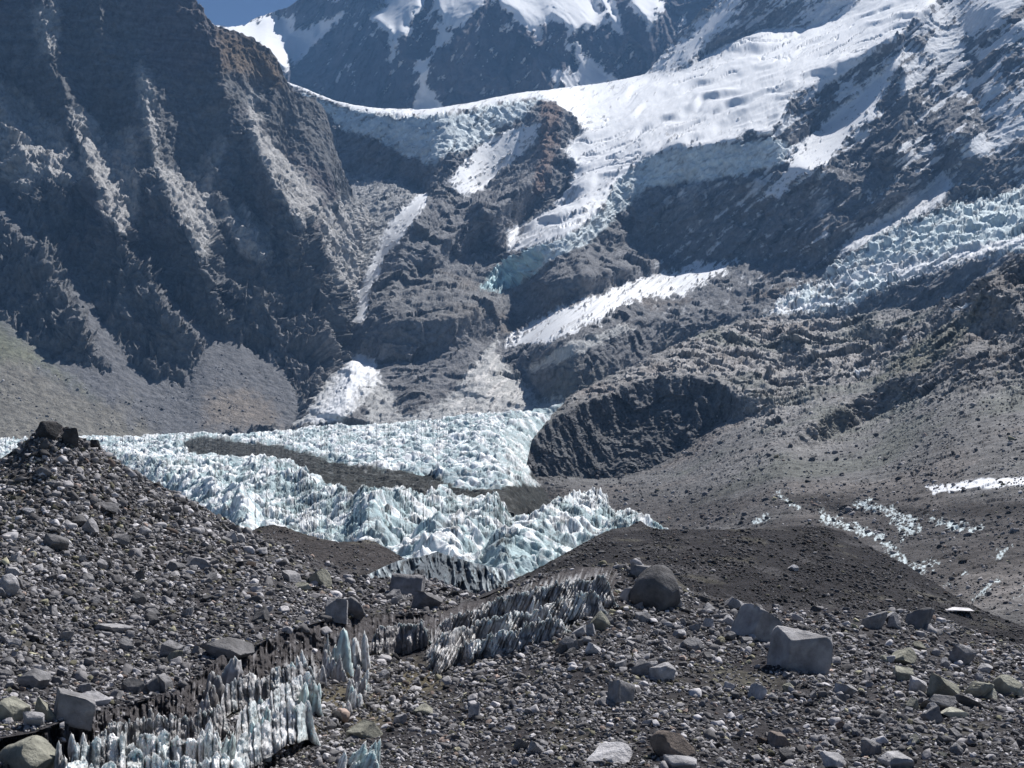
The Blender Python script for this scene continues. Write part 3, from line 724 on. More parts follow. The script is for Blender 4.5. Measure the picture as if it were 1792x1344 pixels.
slp = [(30, [(1000, 700), (1080, 655), (1290, 565), (1480, 556), (1450, 640), (1330, 700), (1250, 655), (1120, 660), (1050, 690)], 6),
       (78, butt, 4), (60, [(1380, 782), (1400, 752), (1460, 712), (1530, 672), (1600, 652), (1640, 668), (1580, 705), (1500, 750), (1420, 785)], 4),
       (62, [(1300, 690), (1345, 688), (1335, 725), (1270, 745)], 4), (62, [(1700, 520), (1770, 505), (1792, 560), (1790, 600), (1720, 598), (1695, 570)], 4),
       (58, [(1350, 605), (1400, 585), (1430, 640), (1370, 640)], 4), (58, [(1500, 570), (1580, 575), (1560, 605), (1510, 600)], 4),
       (60, [(1750, 455), (1800, 440), (1960, 420), (1960, 500), (1790, 490), (1760, 500)], 4), (50, [(1640, 610), (1800, 620), (1960, 640), (1960, 720), (1790, 690), (1700, 680), (1600, 690)], 8),
       (42, [(1360, 865), (1490, 862), (1640, 900), (1560, 925), (1500, 905), (1430, 888)], 4), (40, [(1700, 880), (1960, 870), (1960, 920), (1800, 912), (1700, 905)], 6), (55, [(1430, 880), (1530, 876), (1545, 895), (1500, 905), (1450, 900)], 3)]
base = lambda U, V: 38 - 12 * sst(640, 760, V) - 6 * sst(860, 950, V)
df = depth_field((901, 1964, 380, 1196), 2, ctrl, slp, base, lam=0.14, mu=6e-6)
L.place(np.exp(df(L.U, L.V)))
x, y, z = L.base()
fine = fbm(L.U / 12, L.V / 12, 6.1, 5, .62)
ca, sa = math.cos(math.radians(38)), math.sin(math.radians(38))
al = (L.U * ca - L.V * sa); ac = (L.U * sa + L.V * ca)
strk = fbm(al / 46, ac / 8, 2.2, 5, .6)
vlow = sst(820, 900, L.V)
bm = sst(-5, 5, poly_sd(L.U, L.V, butt) + fine * 8)
blocky = np.max([sst(-20, 20, poly_sd(L.U, L.V, p) + fine * 30) for p in ([(990, 705), (1290, 565), (1480, 560), (1600, 560), (1640, 620), (1560, 650), (1440, 690), (1340, 750), (1260, 660), (1100, 670)],
      [(1640, 520), (1760, 460), (1960, 420), (1960, 720), (1700, 680), (1600, 700), (1420, 790), (1400, 750), (1600, 640)])], 0)
sc = L.D / 1000
c1 = ridged(x / 38, y / 38, z / 24, 5, .6, p=1.3) - .5
w1 = perlin(x / 26 + 4, y / 26, z / 16); w2 = np.round(w1 * 4) / 4
c2 = fbm(x / 13, y / 13, z / 10, 4, .66)
c3 = fbm(x / 3.5, y / 3.5, z / 3, 4, .65)
fl = ridged(x / 22, y / 30, z / 160, 5, .6) - .5
cg = crag(x, y, z, 42, 8, 1.2, 1, .9); cg2 = crag(x, y, z, 11, 9)
L.push(-(fl * 18) * bm)
L.push(-(cg * 5 * blocky * sc + cg2 * 1.2 * sc) * (1 - bm) - cg * 5 * bm)
L.pushn(cg * 3.6 * blocky * sc * (1 - bm) + cg2 * .8 * sc + c1 * (1.5 + 3 * blocky) * sc * (1 - bm) + c3 * .3 * sc)
x, y, z = L.base()
C = np.ones(L.U.shape + (4,)) * np.array((0.215, 0.211, 0.211, 1.0))
hue = fbm(x / 160, y / 160, z / 70, 5, .6)
C = colmix(C, (0.40, 0.385, 0.375, 1), blocky * sst(1650, 1500, L.U) * .7)
C = colmix(C, (0.25, 0.22, 0.205, 1), sst(.05, .3, hue) * .5)
C = colmix(C, (0.18, 0.192, 0.17, 1), sst(.05, .3, -hue) * .6)
C = colmix(C, (0.15, 0.152, 0.158, 1), bm * .9)
C = colmix(C, (0.17, 0.17, 0.135, 1), sst(-10, 10, poly_sd(L.U, L.V, [(1530, 670), (1600, 610), (1700, 545), (1720, 520), (1690, 600), (1640, 640)]) + fine * 14) * .7)
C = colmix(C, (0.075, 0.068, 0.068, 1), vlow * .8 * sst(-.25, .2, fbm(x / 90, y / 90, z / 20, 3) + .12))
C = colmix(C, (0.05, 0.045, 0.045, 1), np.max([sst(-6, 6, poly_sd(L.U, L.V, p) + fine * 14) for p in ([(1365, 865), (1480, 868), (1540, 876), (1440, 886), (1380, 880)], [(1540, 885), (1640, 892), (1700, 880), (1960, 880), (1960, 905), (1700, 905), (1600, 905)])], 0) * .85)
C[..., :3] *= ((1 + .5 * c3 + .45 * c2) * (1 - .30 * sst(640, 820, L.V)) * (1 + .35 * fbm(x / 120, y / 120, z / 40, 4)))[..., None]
edge = fine * 12 + strk * 14
def m(p, w=2.5, n=1.0):
    return sst(-w, w, poly_sd(L.U, L.V, p) + edge * n)
scar_n = sst(-.15, .12, fbm(L.U / 5, L.V / 4, 7.7, 4, .65))
sn = np.max([m(Ii, 1.5, .25), m(Ii2, 1.5, .6)] + [m(p, 1, .4) for p in ([(1668, 545), (1700, 528), (1690, 540)], [(1570, 600), (1595, 588), (1588, 598)], [(1480, 655), (1520, 640), (1500, 655)])], 0)
C = colmix(C, SNOW, sn)
# small buried-ice scars on the lower right debris
scar = np.max([m(p, 1.5, 1.1) for p in [
    [(1430, 885), (1445, 900), (1490, 915), (1545, 935), (1590, 985), (1600, 1000), (1575, 985), (1530, 945), (1480, 925), (1440, 915)],
    [(1535, 878), (1600, 905), (1615, 930), (1580, 940), (1560, 910)], [(1625, 905), (1660, 912), (1725, 925), (1700, 930), (1650, 922)],
    [(1580, 990), (1650, 980), (1640, 992), (1600, 1010)], [(1490, 880), (1535, 876), (1540, 895), (1500, 890)],
    [(1700, 1050), (1740, 1020), (1750, 1015), (1715, 1045)], [(1740, 965), (1765, 955), (1750, 975)], [(1655, 1025), (1690, 1000), (1665, 1018)], [(1775, 1045), (1800, 1030), (1800, 1040)],
    [(1360, 862), (1400, 888), (1395, 892), (1362, 868)], [(1310, 915), (1345, 905), (1340, 915)]]], 0)
C = colmix(C, (0.55, 0.62, 0.64, .6), scar * scar_n)
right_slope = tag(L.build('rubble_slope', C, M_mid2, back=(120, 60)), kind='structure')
RM = L

# ================================================================== air
hb = np.array([(x, y, z) for x in (-2600, 3400) for y in (-150, 9500) for z in (-90, 2150)], float)
hq = np.array([[0, 1, 3, 2], [4, 6, 7, 5], [0, 4, 5, 1], [2, 3, 7, 6], [0, 2, 6, 4], [1, 5, 7, 3]])
hm = mesh_from('haze', hb, quads=hq)
M_h = bpy.data.materials.new('thin_blue_air'); M_h.use_nodes = True
hn = M_h.node_tree
for n in list(hn.nodes): hn.nodes.remove(n)
ho = hn.nodes.new('ShaderNodeOutputMaterial'); pv = hn.nodes.new('ShaderNodeVolumePrincipled')
pv.inputs['Color'].default_value = (0.27, 0.54, 1.0, 1); pv.inputs['Density'].default_value = HAZE
pv.inputs['Anisotropy'].default_value = 0.1
hn.links.new(pv.outputs['Volume'], ho.inputs['Volume'])
hm.materials.append(M_h)
h_ = bpy.data.objects.new('haze', hm); COL.objects.link(h_); tag(h_, kind='stuff')

# ================================================================== FOREGROUND MORAINE
DARK = (0.07, 0.065, 0.067, 1)
def moraine(L, amp=1.0, base=DARK, brown=None):
    x, y, z = L.base()
    n1 = fbm(x / 9, y / 9, z / 7, 5, .58); n2 = fbm(x / 1.6, y / 1.6, z / 1.6, 4, .65); n3 = fbm(x / .5, y / .5, z / .5, 3, .6)
    L.D = L.D - (n1 * 1.2 + n2 * .42 + n3 * .16) * amp
    L.place(L.D)
    C = np.ones(L.U.shape + (4,)) * np.array(base)
    hue = fbm(x / 6, y / 6, z / 5 + 3, 5, .6)
    C = colmix(C, (0.10, 0.096, 0.10, 1), sst(.0, .35, n1) * .6)
    C = colmix(C, (0.13, 0.122, 0.095, 1), sst(.12, .4, hue) * .5)
    sp = fbm(x / .32, y / .32, z / .32, 3, .6)
    C[..., :3] *= (1 + .9 * np.clip(sp, -.5, .6))[..., None]
    return C

# --- dark gravel mound behind, right
top = curve([(780, 1062), (840, 1038), (880, 1022), (900, 1012), (930, 1000), (960, 984), (1000, 962), (1025, 948), (1050, 934), (1075, 925), (1100, 922), (1110, 916), (1121, 911), (1132, 920), (1150, 926), (1200, 926), (1260, 927),
             (1310, 925), (1360, 922), (1400, 920), (1440, 921), (1475, 930), (1500, 944), (1540, 966), (1580, 985), (1620, 1010), (1680, 1048), (1730, 1072), (1800, 1100), (1960, 1150)])
L = Layer(780, 1960, top, curve([(780, 1110), (1100, 1110), (1960, 1230)]), 1.4, topnoise=2.2, topwl=7)
L.place(tps([(800, 1060, 112), (900, 1012, 128), (1000, 962, 140), (1120, 915, 158), (1300, 925, 150), (1440, 921, 160), (1550, 970, 150), (1680, 1048, 135), (1800, 1100, 125), (1950, 1150, 118),
             (900, 1110, 92), (1000, 1030, 104), (1100, 1110, 92), (1100, 990, 118), (1300, 1000, 122), (1300, 1110, 100), (1500, 1040, 122), (1500, 1130, 104), (1700, 1130, 108), (1900, 1220, 95), (1600, 1080, 115)], L.U, L.V))
C = moraine(L, .8, (0.033, 0.031, 0.034, 1))
mound_R = tag(L.build('gravel_mound', C, M_moraine, back=(40, 18)), kind='structure'); L_MR = L

# --- small dark mound behind the left slope
top = curve([(380, 960), (420, 938), (440, 930), (455, 922), (475, 918), (500, 922), (530, 934), (560, 942), (590, 948), (620, 948), (640, 944), (655, 947), (680, 960), (700, 973), (730, 996), (760, 1030)])
L = Layer(380, 760, top, curve([(380, 1050), (760, 1080)]), 1.4, topnoise=2, topwl=7)
L.place(tps([(400, 945, 118), (475, 918, 125), (560, 942, 124), (640, 944, 128), (700, 973, 122), (760, 1030, 112), (400, 1040, 92), (560, 1040, 95), (740, 1070, 95), (560, 990, 110), (650, 990, 112)], L.U, L.V))
C = moraine(L, .7, (0.062, 0.056, 0.056, 1))
tag(L.build('gravel_mound', C, M_moraine, back=(40, 18)), kind='structure'); L_MM = L

# --- left moraine slope
rim = [(-120, 1300), (0, 1292), (60, 1282), (110, 1262), (160, 1246), (220, 1235), (265, 1222), (300, 1212), (330, 1195), (365, 1172), (385, 1150), (420, 1140), (445, 1132), (480, 1112), (520, 1100), (560, 1088), (600, 1080),
       (650, 1076), (700, 1078), (740, 1075), (780, 1066), (815, 1055), (850, 1043), (880, 1030)]
top = curve([(-120, 870), (-60, 838), (0, 803), (25, 787), (48, 770), (62, 752), (72, 742), (84, 737), (98, 737), (110, 746), (124, 752), (138, 764), (155, 772), (172, 776), (185, 790), (205, 806), (240, 826), (270, 845), (310, 862), (350, 884),
             (390, 908), (425, 926), (450, 938), (500, 955), (560, 982), (620, 1003), (650, 1012), (700, 1010), (760, 1016), (800, 1030), (840, 1040), (880, 1026)])
L = Layer(-300, 880, top, curve(rim), 1.3, topnoise=3, topwl=6)
L.place(tps([(-100, 860, 74), (0, 800, 78), (90, 733, 80), (170, 776, 81), (300, 860, 83), (440, 935, 86), (560, 982, 88), (650, 1012, 88), (760, 1016, 90), (840, 1040, 82), (90, 850, 73), (250, 1000, 69), (90, 1000, 62), (-100, 1000, 58),
             (90, 1130, 52), (300, 1120, 56), (450, 1040, 67), (600, 1040, 75), (700, 1050, 77), (-100, 1290, 37), (100, 1262, 39.5), (220, 1235, 43.5), (300, 1212, 46), (370, 1172, 49.5), (480, 1112, 56), (600, 1080, 63), (740, 1075, 68), (850, 1043, 77)], L.U, L.V))
C = moraine(L, 1.0, (0.066, 0.062, 0.065, 1))
ochre = sst(-20, 25, poly_sd(L.U, L.V, [(-120, 850), (0, 830), (50, 850), (60, 960), (0, 1100), (-120, 1100)]) + fbm(L.U / 20, L.V / 20, 4, 4) * 40)
C = colmix(C, (0.12, 0.12, 0.085, 1), ochre * .5)
slope_L = tag(L.build('moraine_slope', C, M_rub, back=(14, 9)), kind='structure'); L_ML = L

# --- melt channel and right-hand foreground slope (one continuous ground sheet)
top = curve(rim[:-2] + [(850, 1047), (880, 1032), (920, 1014), (960, 1000), (1000, 992), (1040, 987), (1080, 985), (1120, 986), (1150, 992), (1180, 1010), (1210, 1034), (1250, 1044), (1290, 1050), (1340, 1058), (1400, 1062),
                             (1460, 1064), (1520, 1068), (1580, 1066), (1620, 1070), (1660, 1086), (1720, 1110), (1800, 1132), (1960, 1170)])
L = Layer(-420, 2320, lambda u: top(u) - 3 * (u < 840), curve([(-420, 1440), (2320, 1440)]), 1.4, topnoise=2.5, topwl=7)
L.place(tps([(-100, 1300, 36.8), (100, 1264, 39.4), (220, 1238, 43.4), (300, 1214, 45.9), (370, 1175, 49.4), (480, 1115, 55.9), (600, 1083, 62.9), (740, 1078, 67.9), (850, 1047, 76.5),
             (100, 1330, 38.6), (250, 1290, 42.6), (370, 1240, 47), (480, 1180, 53.5), (600, 1150, 59.5), (700, 1140, 63), (800, 1120, 64),
             (100, 1420, 33), (300, 1400, 36), (370, 1320, 41), (500, 1300, 42.5), (500, 1400, 36), (600, 1240, 49), (700, 1200, 54), (850, 1140, 60), (640, 1300, 42), (700, 1250, 47),
             (900, 1200, 50.5), (900, 1300, 41), (700, 1400, 35), (1000, 1100, 59), (900, 1060, 68), (1000, 1000, 73), (1080, 985, 76), (1150, 995, 76), (1250, 1044, 72), (1400, 1062, 74), (1580, 1066, 76), (1700, 1105, 76), (1900, 1155, 74),
             (1100, 1060, 64), (1100, 1200, 47.5), (1200, 1150, 54), (1100, 1344, 36), (1400, 1150, 57), (1400, 1344, 37), (1700, 1200, 55), (1792, 1344, 37.5), (1950, 1344, 37), (1400, 1420, 32), (1000, 1420, 31.5), (1800, 1420, 32), (1200, 1080, 64), (2300, 1200, 70), (2300, 1420, 34), (-400, 1310, 36), (-400, 1430, 31)], L.U, L.V))
for pts, w, a in [([(1120, 985), (1200, 1050), (1290, 1110), (1400, 1190), (1500, 1250), (1640, 1310)], 40, 1.4), ([(1560, 1060), (1640, 1090), (1760, 1140)], 40, 1.0)]:
    d, s, t = line_d(L.U, L.V, pts)
    L.D = L.D - a * np.clip(1 - d / w, 0, 1)
for pts, w, a in [([(860, 1125), (760, 1190), (660, 1240), (560, 1290), (470, 1344)], 16, 1.6), ([(640, 1180), (620, 1230), (600, 1270)], 14, 1.2)]:
    d, s, t = line_d(L.U, L.V, pts)
    L.D = L.D + a * np.clip(1 - d / w, 0, 1)
L.place(L.D)
C = moraine(L, .8, (0.044, 0.041, 0.044, 1))
e = fbm(L.U / 14, L.V / 14, 2.5, 4, .6)
# undercut dark ice below the rim, fluted by melt
face = sst(-5, 5, poly_sd(L.U, L.V, rim[:-2] + [(850, 1047), (900, 1020), (1000, 995), (1080, 990), (1085, 1030), (1040, 1070), (1000, 1100), (950, 1130), (870, 1150), (800, 1165), (745, 1165), (742, 1120), (690, 1130), (650, 1155),
                          (590, 1190), (530, 1180), (470, 1190), (380, 1260), (300, 1320), (200, 1420), (-120, 1420)]) + e * 8)
fl = np.abs(perlin((L.U + .35 * (L.V - 1000) * sst(700, 900, L.U)) / 7.5, L.V / 60, 3.3)) + .6 * np.abs(perlin((L.U + .35 * (L.V - 1000) * sst(700, 900, L.U)) / 3.2, L.V / 40, 6.3))
L.place(L.D + ((fl - .35) * .45 + fbm(L.U / 22, L.V / 40, 2.2, 3) * .9) * face)
C = colmix(C, (0.085, 0.078, 0.08, 1), face * .9)
C = colmix(C, (0.30, 0.29, 0.30, .5), face * sst(.38, .12, fl) * sst(-.1, .3, e) * .7)
wallm = np.max([sst(-7, 7, poly_sd(L.U, L.V, p_) + e * 9) for p_ in ([(380, 1360), (400, 1280), (440, 1205), (515, 1150), (556, 1145), (566, 1240), (520, 1310), (480, 1360)],
   [(90, 1360), (140, 1290), (240, 1270), (330, 1290), (385, 1260), (400, 1360)], [(742, 1168), (752, 1105), (830, 1066), (900, 1030), (980, 1010), (1075, 1000), (1074, 1045), (1000, 1100), (950, 1130), (870, 1156), (800, 1168)])], 0)
L.place(L.D - wallm * (.7 - 1.1 * fl))
C = colmix(C, (0.40, 0.40, 0.41, .6), wallm * sst(.55, .15, fl) * (.55 + .4 * sst(-.2, .2, e)))
brown = sst(-12, 14, poly_sd(L.U, L.V, [(740, 1160), (870, 1150), (900, 1100), (960, 1080), (900, 1130), (840, 1160), (740, 1220), (640, 1290), (560, 1300), (470, 1330), (500, 1260), (570, 1210), (640, 1170)]) + e * 18)
C = colmix(C, (0.145, 0.125, 0.085, 1), brown * .85)
fore = tag(L.build('ground', C, M_rub, back=(14, 9)), kind='structure'); L_FG = L
L_FG.face = face

# --- fluted black ice face behind the flat boulder
top = curve([(630, 1012), (650, 1002), (680, 988), (700, 980), (730, 975), (750, 970), (765, 965), (785, 972), (810, 980), (850, 990), (870, 994), (880, 1000), (890, 1030)])
L = Layer(630, 890, top, curve([(630, 1040), (890, 1060)]), 1.0, topnoise=2, topwl=6)
L.place(tps([(630, 1012, 100), (765, 965, 112), (880, 1000, 104), (630, 1040, 95), (760, 1050, 99), (890, 1060, 96)], L.U, L.V))
uu = L.U - .15 * (L.V - 1000) + 8 * fbm(L.U / 30, L.V / 30, 3, 3)
fl = np.abs(perlin(uu / 15, L.V / 70, 1.3)) + .6 * np.abs(perlin(uu / 6.5, L.V / 36, 6.3)) + .3 * np.abs(perlin(uu / 3, L.V / 20, 2.3))
L.place(L.D + (fl - .35) * 1.5 - ridged(L.U / 40, L.V / 60, 2, 4) * 3)
C = np.ones(L.U.shape + (4,)) * np.array((0.12, 0.14, 0.16, .6))
C = colmix(C, (0.30, 0.38, 0.42, .5), sst(.30, .05, fl) * sst(-.3, .3, fbm(L.U / 14, L.V / 14, 3, 4)))
C = colmix(C, (0.60, 0.68, 0.70, .4), np.maximum(sst(730, 660, L.U), sst(800, 880, L.U)) * sst(.55, .2, fl) * .8)
C = colmix(C, (0.04, 0.038, 0.04, 1), sst(.1, .3, fbm(L.U / 10, L.V / 16, 8, 4, .6)) * .7)
ice_face = tag(L.build('ice_cliff', C, M_ice, back=(8, 10)), 'black fluted ice wall behind the flat pale boulder, below the icefall', 'ice cliff')

# ------------------------------------------------------------------ stones
def ico(sub):
    t = (1 + 5 ** .5) / 2
    v = [(-1, t, 0), (1, t, 0), (-1, -t, 0), (1, -t, 0), (0, -1, t), (0, 1, t), (0, -1, -t), (0, 1, -t), (t, 0, -1), (t, 0, 1), (-t, 0, -1), (-t, 0, 1)]
    f = [(0, 11, 5), (0, 5, 1), (0, 1, 7), (0, 7, 10), (0, 10, 11), (1, 5, 9), (5, 11, 4), (11, 10, 2), (10, 7, 6), (7, 1, 8), (3, 9, 4), (3, 4, 2), (3, 2, 6), (3, 6, 8), (3, 8, 9), (4, 9, 5), (2, 4, 11), (6, 2, 10), (8, 6, 7), (9, 8, 1)]
    v = [np.array(p, float) / np.linalg.norm(p) for p in v]
    for _ in range(sub):
        mid = {}; nf = []
        def mp_(a, b):
            k = (min(a, b), max(a, b))
            if k not in mid:
                p = v[a] + v[b]; v.append(p / np.linalg.norm(p)); mid[k] = len(v) - 1
            return mid[k]
        for a, b, c in f:
            ab, bc, ca_ = mp_(a, b), mp_(b, c), mp_(c, a)
            nf += [(a, ab, ca_), (b, bc, ab), (c, ca_, bc), (ab, bc, ca_)]
        f = nf
    return np.array(v), np.array(f)

def rock_shape(sub, rng, cuts=11, lo=.42, hi=.78, rough=.03, blocky=True):
    V, Fc = ico(sub)
    V = V.copy()
    D = rng.normal(size=(cuts, 3)); D /= np.linalg.norm(D, axis=1)[:, None]
    if blocky:
        a = rng.normal(size=(3, 3)); Q, _ = np.linalg.qr(a)
        Q = Q + rng.normal(size=(3, 3)) * .16
        Q /= np.linalg.norm(Q, axis=1)[:, None]
        D = np.concatenate([Q, -Q, D], 0)
    for d in D:
        k = rng.uniform(lo, hi)
        s = V @ d - k
        V -= np.clip(s, 0, None)[:, None] * d
    if rough:
        o = rng.uniform(0, 50)
        V *= (1 + rough * 2 * fbm(V[:, 0] * 2.2 + o, V[:, 1] * 2.2, V[:, 2] * 2.2, 4, .6))[:, None]
    V -= (V.max(0) + V.min(0)) / 2
    V /= (V.max(0) - V.min(0)) / 2
    return V, Fc

def rot_mats(n, rng, tilt):
    yaw = rng.uniform(0, 2 * PI, n); a = rng.normal(0, tilt, n); b = rng.normal(0, tilt, n)
    cy, sy = np.cos(yaw), np.sin(yaw); cA, sA = np.cos(a), np.sin(a); cB, sB = np.cos(b), np.sin(b)
    Z = np.zeros(n); O = np.ones(n)
    Rz = np.array([[cy, -sy, Z], [sy, cy, Z], [Z, Z, O]]).transpose(2, 0, 1)
    Rx = np.array([[O, Z, Z], [Z, cA, -sA], [Z, sA, cA]]).transpose(2, 0, 1)
    Ry = np.array([[cB, Z, sB], [Z, O, Z], [-sB, Z, cB]]).transpose(2, 0, 1)
    return Rx @ Ry @ Rz

M_stone = terrain_mat('loose_stone', 5.0, 0.05, rough=0.92, var=0.3)

def stone_colors(n, rng):
    g = np.clip(rng.lognormal(math.log(.175), .66, n), .035, .55)
    c = np.stack([g, g * .965, g * .985], 1)
    k = rng.uniform(0, 1, n)
    c = np.where((k < .05)[:, None], c * np.array([.95, .93, .66]), c)
    c = np.where(((k > .05) & (k < .08))[:, None], c * np.array([1.05, .85, .72]), c)
    return c

def scatter(name, L, n, pxmin, pxmax, power, dens, rng, sub=1, nshape=24, flat=(.45, .9), cats=None, dark=1.0):
    us = rng.uniform(L.u0, L.u1, n * 4); ts = rng.uniform(0.005, .995, n * 4)
    bt = np.interp(us, L.us, L.bt); tp = np.interp(us, L.us, L.tp)
    vs = bt * (1 - ts) + tp * ts
    keep = rng.uniform(0, 1, n * 4) < dens(us, vs) * (bt - tp) / (L.bt - L.tp).max()
    us, vs = us[keep][:n], vs[keep][:n]
    P = L.at(us, vs)
    r = pxmin * (1 - rng.uniform(0, 1, len(us)) * (1 - (pxmin / pxmax) ** power)) ** (-1 / power)
    sz = r * P[:, 1] / F * .5
    shapes = [rock_shape(sub, rng, 3, lo=.36, hi=.66, rough=0) for _ in range(nshape)]
    which = rng.integers(0, nshape, len(us))
    R = rot_mats(len(us), rng, .45)
    sc = np.stack([sz * rng.uniform(.8, 1.35, len(us)), sz * rng.uniform(.7, 1.2, len(us)), sz * rng.uniform(flat[0], flat[1], len(us))], 1)
    col = stone_colors(len(us), rng) * dark
    VV, FF, CC = [], [], []; off = 0
    for k in range(nshape):
        i = np.where(which == k)[0]
        if len(i) == 0: continue
        V, Fc = shapes[k]
        W = np.einsum('nij,nvj->nvi', R[i], V[None] * sc[i][:, None])
        W = W + P[i][:, None] + np.array([0, 0, 1.0]) * (sc[i][:, 2] * .35)[:, None, None]
        VV.append(W.reshape(-1, 3))
        FF.append((Fc[None] + (np.arange(len(i)) * len(V))[:, None, None] + off).reshape(-1, 3))
        CC.append(np.repeat(col[i], len(V), 0)); off += len(i) * len(V)
    me = mesh_from(name, np.concatenate(VV), tris=np.concatenate(FF))
    set_col(me, np.c_[np.concatenate(CC), np.ones(off)]); me.materials.append(M_stone)
    o = bpy.data.objects.new(name, me); COL.objects.link(o)
    tag(o, kind='stuff')
    return o

rng = np.random.default_rng(5)
cl = lambda s: (lambda u, v: np.clip(.5 + 1.9 * fbm(u / 70 + s, v / 40, s, 4, .6), .10, 1))
def fgd(u, v):
    f = poly_sd(u, v, rim[:-2] + [(850, 1047), (1000, 995), (1080, 990), (1085, 1030), (1000, 1095), (870, 1145), (745, 1160), (650, 1150), (590, 1185), (470, 1185), (380, 1250), (300, 1320), (200, 1420), (-120, 1420)])
    return np.clip(.45 + 2.3 * fbm(u / 90, v / 45, 3, 4, .6), .10, 1) * np.where(f > 0, .08, 1)
scatter('loose_stones', L_ML, 42000, 2.8, 24, 2.35, cl(1.5), rng)
scatter('loose_stones', L_FG, 62000, 2.9, 24, 2.4, fgd, rng)
scatter('loose_stones', L_MR, 20000, 1.9, 11, 2.6, cl(7.5), rng, sub=0, dark=.42)
scatter('loose_stones', L_MM, 1800, 2.4, 10, 2.6, cl(9.5), rng, sub=0, dark=.65)
scatter('loose_stones', RM, 12000, 2.2, 14, 2.4, lambda u, v: sst(620, 900, v + (u - 1300) * .2) * np.clip(.5 + 1.2 * fbm(u / 80, v / 50, 3, 4), .05, 1), rng, sub=0, dark=.8)
scatter('loose_stones', L_LW, 2600, 2.0, 6, 2.8, lambda u, v: sst(-5, 20, poly_sd(u, v, [(-120, 560), (100, 640), (300, 680), (400, 600), (520, 700), (520, 760), (-120, 790)])) * np.clip(.4 + 1.5 * fbm(u / 60, v / 30, 3, 4), .05, 1), rng, sub=0, dark=1.0)
scatter('loose_stones', L_FG, 16000, 5.5, 17, 2.4, lambda u, v: fgd(u, v) * .6 + .25 * (fgd(u, v) > .1), rng)
scatter('loose_stones', L_ML, 9000, 5.5, 16, 2.4, lambda u, v: 0 * u + .9, rng)

# ================================================================== ICE FINS IN THE MELT CHANNEL
M_fin = terrain_mat('dirty_ice', 3.0, 0.12, rough=0.42, var=0.35, spec=0.5, stretch=(1, 1, .3), sss=.5, sssr=.25)
def fin_mesh(rng, tint):
    """a clump of fused melt flutes with a jagged top: unit half-width, unit height"""
    nl, na = 13, 14
    th = np.linspace(0, 2 * PI, na, endpoint=False)
    V = []; CCc = []; q = []
    nb = int(rng.integers(2, 4)); lean = rng.normal(0, .10)
    xs = np.linspace(-.5, .5, nb) + rng.normal(0, .08, nb)
    hs = np.clip(1 - .75 * np.abs(xs - rng.normal(0, .25)) + rng.normal(0, .12, nb), .35, 1); hs = hs / hs.max()
    for bx, bh in zip(xs, hs):
        off = len(V) and sum(len(a) for a in V)
        w = rng.uniform(.42, .66); p = rng.uniform(1.6, 4.0); ph = rng.uniform(0, 9, 4); yo = rng.normal(0, .16); ln = lean + rng.normal(0, .07)
        for i in range(nl):
            t = i / (nl - 1)
            r = max((1 - t ** p), .0) ** .6 * w * (1.15 - .35 * t) + .015
            fl = 1 + .18 * np.sin(th * 3 + ph[0] + t) + .13 * np.sin(th * 5 + ph[1]) + .09 * rng.normal(size=na)
            X = bx + np.cos(th) * r * fl + ln * t * 1.6 + .04 * math.sin(t * 6 + ph[2]); Y = yo + np.sin(th) * r * fl * 1.3
            Z = np.full(na, t) * bh + .035 * rng.normal(size=na) * (t > .1)
            V.append(np.stack([X, Y, Z], 1))
            st = np.clip(.62 + .35 * np.sin(th * 4 + ph[3]) + .22 * rng.normal(size=na) - .35 * (t < .15), 0, 1)[:, None]
            CCc.append(np.array(tint) * (.85 + .25 * t) * st + np.array((.17, .16, .16)) * (1 - st))
        V.append(np.array([[bx + ln * 1.6, yo, bh * 1.02]])); CCc.append(np.array([tint]))
        for i in range(nl - 1):
            for k in range(na):
                a = off + i * na + k; b = off + i * na + (k + 1) % na
                q += [(a, b, b + na), (a, b + na, a + na)]
        q += [(off + (nl - 1) * na + k, off + (nl - 1) * na + (k + 1) % na, off + nl * na) for k in range(na)]
    V = np.concatenate(V); Cc_ = np.concatenate(CCc)
    me = mesh_from('ice_fin', V, tris=np.array(q)); set_col(me, np.c_[Cc_, np.ones(len(Cc_)) * .6]); me.materials.append(M_fin)
    return me
frng = np.random.default_rng(21)
TEAL = (.62, .76, .75); GREY = (.80, .80, .80); MUD_SHADE = (.46, .44, .44); DK = (.20, .19, .19)  # muddy and dark tints serve dirty ice and painted shade
FINS = {k: [fin_mesh(frng, c) for _ in range(7)] for k, c in (('teal', TEAL), ('grey', GREY), ('mud_shade', MUD_SHADE), ('dark', DK))}
def put_fin(u, v, w, h, kind, label, group, lean=0.0, L=None, cat='ice pinnacle'):
    P = (L or L_FG).at(np.array([u * 1.]), np.array([v * 1.]))[0]
    D = P[1]; o = bpy.data.objects.new('ice_pinnacle', FINS[kind][frng.integers(0, 7)])
    COL.objects.link(o)
    W = w * D / F * .5; H = h * D / F * 1.15
    o.location = (P[0], P[1], P[2] - H * .13)
    o.scale = (W, W * frng.uniform(.8, 1.3), H)
    o.rotation_euler = (frng.normal(0, .05), lean + frng.normal(0, .05), frng.uniform(-.5, .5) + (PI if frng.random() < .5 else 0) * 0)
    tag(o, label, cat, group)
    return o
def in_poly(poly, n):
    a = np.array(poly, float); out = []
    while len(out) < n:
        u = frng.uniform(a[:, 0].min(), a[:, 0].max(), 60); v = frng.uniform(a[:, 1].min(), a[:, 1].max(), 60)
        k = poly_sd(u, v, poly) > 0
        out += list(zip(u[k], v[k]))
    return sorted(out[:n], key=lambda p: p[1])
